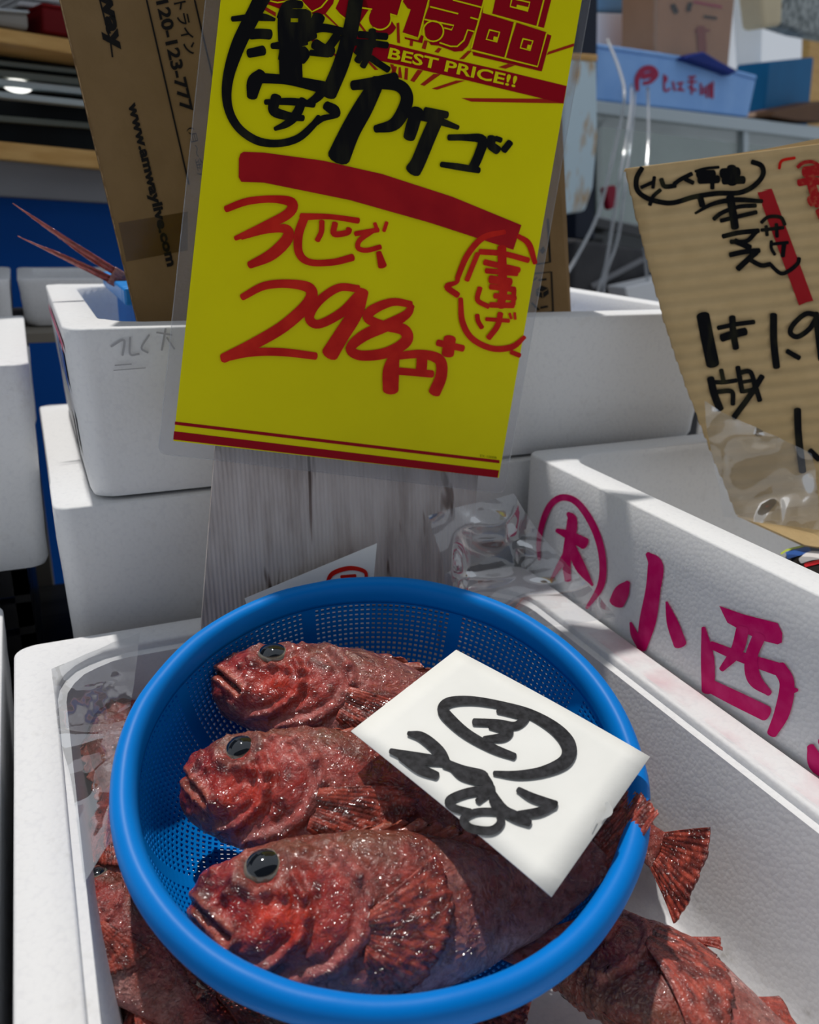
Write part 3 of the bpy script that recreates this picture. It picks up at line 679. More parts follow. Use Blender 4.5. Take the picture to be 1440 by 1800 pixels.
tb_.poly([(52, 916), (1195, 1054), (1190, 1080), (49, 945)]); tb_.build('stripe', M['red_print'], sign)
M['olive'] = principled('small_print', (0.30, 0.27, 0.0), 0.5)
tb_.text('EX-1000B', (1128, 1006), (1186, 1014), 9, 0.0); tb_.build('lettering', M['olive'], sign)
# printed headline at the top
pr = Ink(sp, (700, 0, 4.2353), 0.0003); yl = Ink(sp, (700, 0, 4.2353), 0.0006)
pr.poly([(-400, 235), (-330, 262), (0, 340), (400, 440), (800, 530), (1255, 640), (1232, 772), (1080, 735), (520, 600), (0, 480), (-200, 440), (-330, 395)]); pr.build('banner', M['red_print'], sign)
yl.text('BEST PRICE!!', (-78, 432), (872, 648), 84, 0.022); yl.build('lettering', M['yellow'], sign)
M['ray'] = principled('orange_red_print', (0.40, 0.02, 0.008), 0.45)
for q in ([(470, 730), (1090, 735), (1230, 770), (545, 757)], [(1120, 385), (1312, 322), (1308, 345), (1105, 410)], [(250, 660), (430, 600), (500, 600), (290, 668)], [(165, 630), (265, 550), (320, 552), (195, 640)],
          [(455, 440), (520, 378), (550, 378), (490, 440)], [(745, 500), (820, 475), (870, 487), (800, 512)], [(90, 600), (145, 520), (185, 525), (120, 612)], [(45, 590), (52, 505), (75, 508), (70, 596)], [(0, 575), (5, 500), (20, 500), (30, 582)], [(-60, 560), (-30, 492), (-8, 497), (-25, 570)], [(85, 340), (90, 300), (112, 305), (108, 345)], [(270, 385), (300, 355), (325, 362), (300, 395)], [(175, 360), (195, 300), (220, 305), (205, 368)]):
    pr.poly(q); pr.build('sunburst_ray', M['ray'], sign)
# the four headline characters, cut off by the frame: red bodies first
def glyph(polys, lines, lw=11):
    for q in polys: pr.poly(q)
    pr.build('headline_character', M['red_print'], sign)
    for q in lines: yl.stroke(q, lw, False)
    yl.build('headline_outline', M['yellow'], sign)
top = -55
glyph([[(735, top), (1150, top), (1140, 0), (1085, 215), (700, 105)], [(628, 95), (860, 165), (795, 432), (540, 372)], [(882, 168), (1105, 240), (1038, 500), (800, 428)], [(1108, 252), (1142, 265), (1070, 532), (560, 412), (552, 384), (1035, 500)]],
      [[(1085, 0), (1035, 195)], [(845, 0), (835, 48), (965, 82), (980, 18), (860, -10)], [(680, 222), (755, 240), (735, 312), (657, 292), (680, 222)], [(930, 288), (1003, 305), (982, 375), (910, 356), (930, 288)], [(1105, 250), (1038, 496), (545, 372)], [(700, 108), (1085, 215)], [(870, 168), (797, 428)]])
yl.poly([(885, 35), (975, 55), (968, 78), (880, 55)]).poly([(712, 270), (745, 278), (738, 308), (708, 300)]).poly([(965, 332), (992, 338), (984, 370), (958, 362)]); yl.build('headline_outline', M['yellow'], sign)
glyph([[(240, top), (650, top), (640, 0), (630, 90), (600, 150), (565, 235), (520, 340), (480, 380), (420, 385), (300, 340), (245, 335), (205, 280), (190, 150), (230, 45)]],
      [[(240, 50), (445, 102)], [(410, 0), (622, 55)], [(200, 145), (415, 190), (398, 222), (345, 208)], [(262+75*math.cos(k/20*6.283), 232+75*math.sin(k/20*6.283)) for k in range(21)] and [(262+76*math.cos(k/20*6.2832), 232+76*math.sin(k/20*6.2832)) for k in range(21)], [(540, 130), (595, 146)], [(565, 235), (518, 222), (490, 300), (440, 345), (390, 345), (310, 318)], [(640, 0), (545, 360)]])
glyph([[(30, top), (235, top), (225, 0), (150, 285), (32, 245), (95, 70), (72, 62), (28, 0)], [(48, 275), (150, 300), (172, 260), (190, 270), (180, 322), (50, 290)]],
      [[(228, 0), (152, 282), (30, 246)], [(240, top), (228, 0)]])
pr.to(440, 0, 4.8); yl.to(440, 0, 4.8)
cir = lambda cx, cy, r, a0, a1, n=14: [(cx+r*math.cos(math.radians(a0+(a1-a0)*k/n)), cy+r*math.sin(math.radians(a0+(a1-a0)*k/n))) for k in range(n+1)]
glyph([[(940, -60), (1290, -60), (1280, 0), (1240, 138), (1185, 122)] + cir(1095, 155, 93, -15, 215) + [(1020, 75), (945, 62)], cir(1120, 190, 118, 20, 130) + cir(1095, 155, 96, 130, 10)],
      [[(1285, 0), (1245, 135), (1182, 118)] + cir(1095, 155, 95, -15, 125), [(940, 66), (1025, 78)]], 13)
glyph([[(720, 70), (780, -60), (960, -60), (1000, 80), (900, 230), (820, 185)], [(100, -60), (420, -60), (360, 40), (250, 75), (130, 30)], [(400, -60), (720, -60), (700, 30), (640, 110), (560, 150), (480, 70)]],
      [[(740, 112), (830, 180), (900, 230)], [(120, -5), (230, 22), (330, 5), (370, -20)], [(425, 0), (460, 40), (520, 100), (600, 60), (650, 0)]], 13)
for q in ([(100, 40), (215, 105), (215, 140), (95, 70)], [(635, 110), (760, 235), (735, 225), (620, 120)], [(925, 190), (985, 270), (960, 265), (905, 195)], [(1235, 195), (1258, 190), (1265, 365), (1240, 360)], [(690, 440), (745, 470), (740, 490), (690, 455)], [(1000, 510), (1080, 590), (1050, 590), (995, 530)], [(1180, 540), (1210, 545), (1225, 640), (1205, 620)], [(500, 320), (560, 335), (550, 355), (520, 350)]):
    pr.poly(q); pr.build('sunburst_ray', M['ray'], sign)

# hand-lettering
hw = Ink(sp, (370, 0, 2.1176), 0.0010); hw.wid = 1.3
hw.stroke([(225, -70, 50), (165, 45, 44), (105, 165, 42), (66, 290, 32), (64, 390, 26), (100, 470, 24), (170, 522, 24), (250, 534, 22), (325, 515, 22), (380, 468, 20), (405, 435, 16)]); hw.build('ring_mark', M['black_marker'], sign)
hw.stroke([(552, -80, 42), (540, 10, 42), (520, 120, 44), (488, 235, 46), (440, 350, 46)]); hw.build('ring_mark', M['black_marker'], sign)
hw.to(440, 0, 4.8)
hw.stroke([(-150, 160, 36), (0, 145, 44), (110, 145, 50), (205, 165, 24)]).stroke([(5, 290), (85, 285), (165, 290)], 68).stroke([(-10, 450, 60), (110, 425, 66)])
hw.stroke([(240, 150, 30), (300, 70, 70), (350, 35, 60), (430, 40, 50)]).stroke([(290, 110), (285, 220), (290, 340)], 84).stroke([(460, 110), (455, 220), (430, 320)], 84).stroke([(290, 115), (470, 115)], 60).stroke([(300, 225), (460, 225)], 58).stroke([(280, 310), (460, 305)], 74)
hw.stroke([(185, 388, 40), (330, 375, 60), (480, 365, 24)]).stroke([(345, 340), (340, 500), (345, 660)], 150).stroke([(270, 430), (260, 500)], 40).stroke([(440, 420), (465, 460), (430, 510)], 60)
hw.stroke([(580, 140), (535, 240)], 84).stroke([(490, 260, 60), (620, 235, 56), (800, 270, 50)]).stroke([(540, 290), (470, 320)], 60).stroke([(735, 300, 60), (660, 400, 60), (600, 440, 70)]).stroke([(545, 370), (610, 410), (690, 440)], 70).stroke([(510, 445), (660, 460)], 40)
hw.build('lettering', M['black_marker'], sign)
hw.to(370, 0, 2.1176)
hw.stroke([(155, 360, 30), (165, 305, 44), (190, 272, 30)]).stroke([(180, 290, 30), (290, 298, 28), (420, 325, 36)]).stroke([(425, 325, 32), (400, 360, 26), (365, 385, 20)])
hw.stroke([(205, 380, 16), (300, 378, 22), (385, 388, 20)]).stroke([(245, 360, 30), (235, 410, 30), (280, 430, 26), (345, 440, 18)]).stroke([(345, 372, 24), (320, 425, 28), (285, 460, 22), (240, 480, 12)])
hw.stroke([(430, 392, 26), (462, 412, 32), (470, 430, 14), (420, 440, 18), (390, 462, 14)])
hw.build('lettering', M['black_marker'], sign)
hw.to(440, 0, 4.8)
hw.stroke([(920, 290), (1040, 300), (1150, 308)], 46).stroke([(1030, 255), (1030, 390)], 48).stroke([(840, 355), (1000, 362), (1155, 382)], 44).stroke([(985, 380), (905, 515)], 48).stroke([(1015, 390), (990, 480), (950, 560)], 42).stroke([(1020, 490), (1090, 540), (1165, 588)], 44).stroke([(930, 390), (900, 450)], 40)
hw.build('lettering', M['black_marker'], sign)
hw.to(370, 0, 2.1176)
hw.stroke([(530, 318, 28), (610, 308, 34), (690, 288, 30)]).stroke([(625, 300, 40), (570, 400, 56), (520, 490, 58), (478, 585, 66)]).stroke([(610, 310, 30), (700, 318, 36), (732, 360, 36), (715, 420, 38), (680, 465, 36), (615, 480, 22)])
hw.build('lettering', M['black_marker'], sign)
hw.stroke([(738, 425, 24), (820, 440, 26), (922, 475, 14)]).stroke([(770, 410, 36), (752, 470, 38), (740, 512, 34)]).stroke([(850, 425, 40), (812, 510, 42), (775, 600, 42), (755, 635, 46)]).stroke([(800, 412), (880, 428)], 22)
hw.build('lettering', M['black_marker'], sign)
hw.stroke([(888, 512, 18), (950, 512, 20), (1012, 520, 28), (1000, 575, 28), (975, 630, 28)]).stroke([(860, 612, 16), (930, 622, 20), (1000, 634, 18)]).stroke([(1048, 512), (1045, 540), (1070, 560)], 26).stroke([(1062, 515), (1082, 522)], 16).stroke([(1116, 530), (1092, 560)], 20)
hw.build('lettering', M['black_marker'], sign)
# wide red bar
hw.poly([(106, 590), (112, 572), (124, 565), (200, 568), (420, 598), (640, 648), (900, 732), (1158, 838), (1128, 930), (1050, 905), (820, 830), (520, 745), (200, 680), (115, 677), (105, 660)])
hw.build('underline_bar', noise_mat('wide_red_marker', (0.34, 0.004, 0.010), (0.42, 0.008, 0.012), 40, 0.4), sign)
hw.wid = 1.2; hw.to(280, 300, 2.0)
R_ = M['red_marker']
hw.stroke([(235, 135, 20), (310, 108, 22), (400, 100, 22), (465, 112, 30), (455, 150, 30), (370, 195, 26), (268, 238, 14)]).stroke([(290, 236, 12), (380, 210, 18), (445, 205, 28), (450, 240, 34), (395, 295, 34), (318, 332, 22)])
hw.build('lettering', R_, sign)
hw.stroke([(500, 162, 22), (600, 162, 16), (700, 176, 18)]).stroke([(512, 160, 26), (490, 225, 26), (492, 290, 24), (530, 322, 20), (610, 322, 20), (680, 305, 22)]).stroke([(572, 178), (570, 215), (556, 245)], 16).stroke([(618, 185), (615, 222), (660, 218), (668, 205)], 18)
hw.build('lettering', R_, sign)
hw.stroke([(690, 222), (770, 208)], 15).stroke([(750, 212), (705, 245), (700, 272), (730, 280), (778, 268)], 15).stroke([(758, 185), (768, 212)], 11).stroke([(800, 182), (790, 212)], 11).stroke([(772, 288, 16), (785, 335, 26)])
hw.build('lettering', R_, sign)
hw.stroke([(292, 445, 20), (370, 405, 24), (460, 398, 26), (530, 415, 32), (525, 465, 36), (440, 545, 36), (330, 610, 34), (225, 660, 28)]).stroke([(222, 662, 20), (320, 640, 24), (430, 638, 24), (550, 652, 22)])
hw.build('lettering', R_, sign)
hw.stroke([(700, 415, 22), (630, 412, 24), (560, 460, 26), (528, 515, 28), (560, 540, 26), (640, 500, 28), (700, 440, 28)]).stroke([(715, 425, 36), (690, 500, 44), (640, 580, 46), (600, 645, 50)])
hw.build('lettering', R_, sign)
hw.stroke([(885, 470, 20), (820, 462, 24), (750, 490, 30), (735, 520, 28), (790, 545, 28), (860, 560, 34), (868, 600, 34), (800, 640, 32), (710, 650, 30), (672, 625, 28), (720, 580, 34), (810, 540, 34), (870, 505, 26), (888, 475, 18)])
hw.build('lettering', R_, sign)
hw.stroke([(828, 648, 30), (815, 705, 48), (814, 772, 46)]).stroke([(835, 652, 22), (920, 645, 26), (985, 665, 32), (992, 720, 34), (968, 780, 36)]).stroke([(925, 650), (922, 700)], 32).stroke([(845, 705), (960, 715)], 22)
hw.build('lettering', R_, sign)
hw.stroke([(980, 605), (1068, 625)], 20).stroke([(1022, 590), (1015, 645)], 36)
hw.build('lettering', R_, sign)
hw.stroke([(1215, 215, 14), (1140, 235, 18), (1085, 295, 18), (1052, 370, 16), (1046, 392, 12), (1012, 408, 18), (1050, 438, 18)]); hw.build('ring_mark', R_, sign)
hw.stroke([(1060, 450, 14), (1066, 530, 18), (1100, 590, 18), (1170, 625, 18), (1240, 620, 18), (1285, 585, 12)]).stroke([(1238, 638), (1268, 650)], 14); hw.build('ring_mark', R_, sign)
hw.stroke([(1262, 230, 14), (1300, 258, 18), (1322, 325, 14)]); hw.build('ring_mark', R_, sign)
hw.stroke([(1128, 285), (1210, 292), (1298, 315)], 17).stroke([(1120, 292), (1100, 340), (1082, 385)], 15).stroke([(1205, 270), (1208, 400)], 26).stroke([(1145, 322), (1265, 350)], 18).stroke([(1150, 352), (1258, 362)], 16).stroke([(1165, 382), (1235, 392)], 24)
hw.build('lettering', R_, sign)
hw.stroke([(1128, 412), (1120, 455), (1158, 478)], 15).stroke([(1165, 408), (1250, 418)], 17).stroke([(1180, 440), (1252, 448)], 17).stroke([(1165, 472), (1245, 474)], 17).stroke([(1215, 400), (1200, 478)], 24).stroke([(1248, 420), (1245, 470)], 14)
hw.build('lettering', R_, sign)
hw.stroke([(1118, 508), (1122, 530), (1135, 552)], 14).stroke([(1150, 522), (1230, 528)], 12).stroke([(1200, 502), (1190, 545), (1158, 588)], 17).stroke([(1232, 502), (1238, 520)], 8).stroke([(1250, 500), (1252, 522)], 8)
hw.build('lettering', R_, sign)

# small white tag with a red ring, tucked behind the basket
tp = Plane((0.24, 0.496, 0.02), (-0.25, -0.95, 0.25))
tagc = thing('small_price_tag', 'white card corner with a red ring poking up behind the basket', 'price tag', tp.at(600, 1150))
slab('card', [tp.at(663, 955), tp.at(648, 1110), tp.at(470, 1180), tp.at(430, 1052)], 0.0006, M['white_card'], tagc, 0, tp.n)
ik = Ink(tp, (0, 0, 1), 0.0004)
ik.stroke([(575, 1024, 6), (585, 1008, 8), (612, 999, 8), (636, 1002, 7), (644, 1012, 6), (636, 1040, 6), (600, 1060, 6), (578, 1045, 6), (575, 1026, 6)]).stroke([(600, 1014), (625, 1012)], 6); ik.build('ring_mark', R_, tagc)

# ------------------------------------------------------------------ cardboard price sign on the right
kp = Plane((0.54, 0.475, 0.10), (-0.45, -0.85, 0.28))
ks = thing('cardboard_sign', 'torn corrugated cardboard price sign with black writing and a red stripe', 'sign', kp.at(1380, 900))
TL, TR, BR, BL = (1100, 296), (1600, 232), (1640, 862), (1298, 905)
nu, nv = 16, 300
vs = []; left_wob = np.array([fbm(np.array([[j*0.11, 3.3, 1.1]]), 3)[0] for j in range(nv+1)])
for j in range(nv+1):
    t = j/nv
    for i in range(nu+1):
        s = i/nu
        L0 = np.array([TL[0]+(BL[0]-TL[0])*t+0.9*left_wob[j]*(1-s)-(18*math.sin(math.pi*t)*(1-s) if True else 0), TL[1]+(BL[1]-TL[1])*t]); R0 = np.array([TR[0]+(BR[0]-TR[0])*t, TR[1]+(BR[1]-TR[1])*t])
        q = L0+(R0-L0)*s
        fl = 0.00075*math.cos(2*math.pi*t*27)+0.0004*math.sin(s*5+t*3)
        vs.append(kp.at(q[0], q[1], fl))
fs = [(j*(nu+1)+i, j*(nu+1)+i+1, (j+1)*(nu+1)+i+1, (j+1)*(nu+1)+i) for j in range(nv) for i in range(nu)]
o = mesh_obj('corrugated_panel', vs, fs, M['kraft'], None, True); adopt(o, ks)
md = o.modifiers.new('s', 'SOLIDIFY'); md.thickness = 0.004; md.offset = 1.0
bm = bmesh.new(); bm.from_mesh(o.data); bmesh.ops.recalc_face_normals(bm, faces=bm.faces); bm.faces.ensure_lookup_table()
if bm.faces[0].normal.dot(V(kp.n)) > 0: md.offset = -1.0
bm.to_mesh(o.data); bm.free()
# folded flap behind the top edge
slab('top_flap', [kp.at(1098, 299, 0.001), kp.at(1345, 262, -0.002), kp.at(1600, 212, -0.004), kp.at(1600, 240, -0.002), kp.at(1345, 280, -0.002)], 0.004, M['kraft'], ks, 0, kp.n)
slab('lower_flap', [kp.at(1298, 905, 0.0), kp.at(1640, 860, 0.0), kp.at(1640, 990, 0.012), kp.at(1415, 958, 0.012)], 0.004, M['kraft'], ks)
K = M['black_marker']
ik = Ink(kp, (1080, 240, 4.0), 0.0014); ik.wid = 1.3
def kw(ss, mt=K, nm='lettering'):
    for q, wd in ss: ik.stroke(q, wd)
    ik.build(nm, mt, ks)
kw([([(195, 222), (158, 290), (160, 370), (215, 425), (320, 460), (420, 465), (560, 425), (720, 400), (880, 395), (985, 345), (1045, 270), (1035, 205), (970, 178)], 28), ([(250, 480), (275, 420), (325, 375)], 22), ([(620, 485), (600, 410)], 34)], nm='ring_mark')
kw([([(190, 358), (270, 322)], 20), ([(282, 285), (272, 360)], 20)]); kw([([(330, 300), (355, 350), (430, 345)], 26), ([(420, 335), (470, 300), (545, 262)], 24), ([(500, 300), (555, 325)], 24)])
kw([([(570, 245), (640, 225), (735, 215)], 16), ([(590, 265), (700, 262)], 44), ([(600, 305), (730, 300)], 44), ([(690, 300), (690, 365)], 24)])
kw([([(760, 260), (870, 250)], 56), ([(770, 310), (910, 305)], 44), ([(825, 215), (830, 330)], 50)])
kw([([(570, 540, 14), (690, 475, 24), (850, 445, 28), (1040, 455, 22)], None), ([(815, 425), (835, 540), (850, 640)], 44), ([(700, 580), (760, 535), (870, 495), (995, 485)], 24), ([(750, 592), (880, 560), (1000, 532)], 24)])
kw([([(765, 702), (880, 676), (1015, 662)], 27), ([(1000, 668), (930, 735), (820, 740)], 25), ([(850, 735), (955, 780)], 32)])
kw([([(815, 832), (920, 810), (1020, 802)], 28), ([(1000, 812), (940, 865), (870, 930)], 32), ([(945, 860), (1030, 905), (1095, 898)], 26)])
kw([([(1035, 605), (1085, 565), (1170, 568), (1200, 620)], 20), ([(1035, 658), (1190, 640)], 20), ([(1068, 630), (1075, 695)], 20), ([(1140, 615), (1145, 705)], 20)])
kw([([(1105, 735), (1105, 785), (1130, 830)], 18), ([(1105, 757), (1222, 745)], 18), ([(1195, 750), (1185, 842)], 24), ([(1090, 892), (1170, 962), (1235, 940), (1290, 892), (1300, 855)], 22)])
kw([([(1160, 225), (1180, 170), (1270, 150)], 16)], M['red_marker']); M['worn_red'] = noise_mat('worn_red_marker', (0.40, 0.012, 0.014), (0.46, 0.10, 0.05), 300, 0.5, lo=0.5, hi=0.8)
kw([([(1290, 215), (1330, 185), (1400, 180), (1470, 230)], 20), ([(1340, 250), (1440, 240), (1520, 270)], 60), ([(1300, 325), (1400, 310), (1500, 330)], 40), ([(1370, 240), (1400, 380), (1440, 480)], 50), ([(1380, 455), (1480, 420)], 60), ([(1440, 520), (1460, 570)], 40)], M['worn_red'])
ik.lift = 0.0009; ik.poly([(1005, 388), (1060, 372), (1108, 366), (1400, 1155), (1352, 1165), (1300, 1188)]); ik.build('red_stripe', noise_mat('red_tape', (0.36, 0.012, 0.016), (0.42, 0.02, 0.025), 30, 0.4), ks)
ik.lift = 0.0014; ik.wid = 1.15; ik.to(1160, 520, 3.75)
kw([([(285, 130), (310, 260), (350, 450)], 76)]); kw([([(478, 140), (485, 240), (502, 345)], 38), ([(385, 212), (500, 188), (622, 172)], 27), ([(410, 278), (480, 255), (565, 235)], 46)])
kw([([(750, 125), (752, 300), (770, 470)], 42)]); kw([([(840, 365), (920, 410)], 30)])
kw([([(1035, 125), (960, 120), (880, 190), (862, 245), (910, 270), (985, 220), (1030, 150)], 30), ([(1030, 115), (1045, 260), (1065, 420)], 36)])
kw([([(335, 545), (360, 650), (398, 748)], 44), ([(330, 568), (420, 570), (505, 558)], 26), ([(405, 488), (420, 560)], 26), ([(385, 632), (475, 632), (482, 715)], 28)])
kw([([(515, 470), (530, 560), (545, 635)], 30), ([(520, 510), (600, 505), (635, 640)], 28), ([(540, 570), (600, 560)], 22), ([(550, 632), (610, 618)], 24), ([(675, 530), (600, 650), (490, 800)], 34), ([(620, 560), (660, 690)], 30)])
kw([([(908, 750), (915, 920), (942, 1158)], 42)]); kw([([(990, 1020), (1050, 1078)], 34)])

# colourful packet lying in the printed box
kq = Plane((0.56, 0.39, 0.035), (-0.1, -0.25, 1.0))
pk_ = thing('printed_packet', 'dark snack packet with blue and red print inside the right-hand box', 'packet', kq.at(1430, 985))
slab('packet', [kq.at(1385, 960), kq.at(1560, 930), kq.at(1600, 1040), kq.at(1400, 1075)], 0.02, principled('packet_black', (0.012, 0.012, 0.014), 0.25), pk_, 0.006, kq.n)
ik = Ink(kq, (1160, 520, 3.75), 0.0008)
ik.poly([(830, 1690), (985, 1650), (1000, 1690), (840, 1735)]); ik.build('print_mark', principled('packet_blue', (0.03, 0.10, 0.35), 0.3), pk_)
ik.stroke([(800, 1700), (850, 1672), (960, 1645)], 12); ik.build('print_mark', principled('packet_lime', (0.45, 0.55, 0.05), 0.3), pk_)
ik.stroke([(930, 1745, 40), (990, 1715, 60), (1060, 1710, 50)]); ik.build('print_mark', principled('packet_white', (0.75, 0.72, 0.70), 0.3), pk_)
ik.stroke([(960, 1775), (1060, 1750)], 26); ik.lift = 0.0012; ik.build('print_mark', principled('packet_red', (0.5, 0.01, 0.02), 0.3), pk_)
#==PART4==
# ------------------------------------------------------------------ blue mesh basket
BC = np.array([0.1524, 0.3501, 0.0258]); BN = np.array([-0.078, -0.245, 1.0]); BN /= np.linalg.norm(BN)
BU = np.cross([0, 1, 0], BN); BU /= np.linalg.norm(BU); BV = np.cross(BN, BU)
bplane = Plane(BC, BN)
basket = thing('mesh_basket', 'round blue plastic mesh basket holding three red fish', 'basket', BC-BN*0.086)
def rev(prof, n, closed):
    pr_ = np.array(prof); k = len(pr_); vs = []; fs = []
    for i in range(n):
        t = 2*math.pi*i/n; d = math.cos(t)*BU+math.sin(t)*BV
        for r, h in pr_: vs.append(BC+d*r+BN*h)
    for i in range(n):
        j = (i+1) % n
        for a in range(k if closed else k-1):
            b = (a+1) % k; fs.append((i*k+a, i*k+b, j*k+b, j*k+a))
    return vs, fs
prof = spline([(0.1315, -0.0125), (0.1318, -0.004), (0.1345, 0.0015), (0.1390, 0.0030), (0.1432, 0.0010), (0.1455, -0.0045), (0.1452, -0.0105), (0.1432, -0.0135), (0.1412, -0.0105), (0.1395, -0.0045), (0.1365, -0.0035), (0.1345, -0.0125)], 3)
vs, fs = rev(prof, 144, True); vs = np.array(vs); vs = vs+0.0006*np.stack([fbm(vs*22, 2, 5), fbm(vs*22, 2, 9), fbm(vs*22, 2, 3)], 1)
adopt(mesh_obj('rim', vs, fs, M['blue'], None, True), basket)
# wall and floor: a lattice with open square holes
wp = spline([(0.1325, -0.010), (0.1300, -0.026), (0.1255, -0.044), (0.1165, -0.061), (0.1030, -0.073), (0.0850, -0.0800), (0.0600, -0.0835), (0.0300, -0.0845)], 40)
arc = np.concatenate([[0], np.cumsum(np.hypot(*np.diff(wp, axis=0).T))])
def prof_at(s_): return np.array([np.interp(s_, arc, wp[:, 0]), np.interp(s_, arc, wp[:, 1])])
cellh = 0.0037; nrow = int(arc[-1]/cellh); ncol = 208
rows = [prof_at(i*cellh) for i in range(nrow+1)]
def wall_pt(colf, rowf, outer):
    a = prof_at(rowf*cellh); b = prof_at(rowf*cellh+0.0004); t = b-a; t /= np.linalg.norm(t); nrm = np.array([-t[1], t[0]])   # points outwards/down
    if nrm[1] > 0: nrm = -nrm
    r, h = a+nrm*(0.0017 if outer else 0.0)
    th = 2*math.pi*colf/ncol
    return BC+(math.cos(th)*BU+math.sin(th)*BV)*r+BN*h
vs = []; fs = []; idx = {}
def vid(c, r, o_):
    k = (round((c % ncol)*100), round(r*100), o_)
    if k not in idx: idx[k] = len(vs); vs.append(wall_pt(c, r, o_))
    return idx[k]
for r in range(nrow):
    step = 1 if rows[r][0] > 0.07 else 2
    for c in range(0, ncol, step):
        solid = (c % 26 in (0, 25)) or r < 1
        cs = [(c, r), (c+step, r), (c+step, r+1), (c, r+1)]
        q = 0.21
        hs = [(c+step*q, r+q), (c+step*(1-q), r+q), (c+step*(1-q), r+1-q), (c+step*q, r+1-q)]
        for o_ in (0, 1):
            A = [vid(*p, o_) for p in cs]
            if solid: fs.append(tuple(A)); continue
            Bq = [vid(*p, o_) for p in hs]
            for k in range(4): fs.append((A[k], A[(k+1) % 4], Bq[(k+1) % 4], Bq[k]))
        if not solid:
            I = [vid(*p, 0) for p in hs]; O_ = [vid(*p, 1) for p in hs]
            for k in range(4): fs.append((I[k], I[(k+1) % 4], O_[(k+1) % 4], O_[k]))
o = mesh_obj('mesh_wall', vs, fs, M['blue']); adopt(o, basket); o['kind'] = 'stuff'
vs, fs = rev([(0.031, -0.0846), (0.015, -0.0850), (0.0005, -0.0850), (0.0005, -0.0868), (0.015, -0.0868), (0.033, -0.0864)], 48, True)
adopt(mesh_obj('base_disc', vs, fs, M['blue'], None, True), basket)
vs, fs = rev([(0.098, -0.0790), (0.101, -0.0770), (0.1025, -0.0840), (0.100, -0.0880), (0.097, -0.0880), (0.0965, -0.0830)], 72, True)
adopt(mesh_obj('foot_ring', vs, fs, M['blue'], None, True), basket)
for k in range(8):
    th = 2*math.pi*(26*k)/ncol; d = math.cos(th)*BU+math.sin(th)*BV; tn = -math.sin(th)*BU+math.cos(th)*BV
    vs = []; ss = np.linspace(0.001, 0.090, 16)
    for s_ in ss:
        r, h = prof_at(s_)
        for sg, ex in ((-1, 0.0018), (1, 0.0018), (1, 0.0034), (-1, 0.0034)):
            vs.append(BC+d*(r+ex*0.8)+BN*(h-ex*0.5)+tn*sg*0.0026)
    fs = [(i*4+a, i*4+(a+1) % 4, (i+1)*4+(a+1) % 4, (i+1)*4+a) for i in range(15) for a in range(4)]+[(3, 2, 1, 0), (60, 61, 62, 63)]
    adopt(mesh_obj('rib', vs, fs, M['blue']), basket)

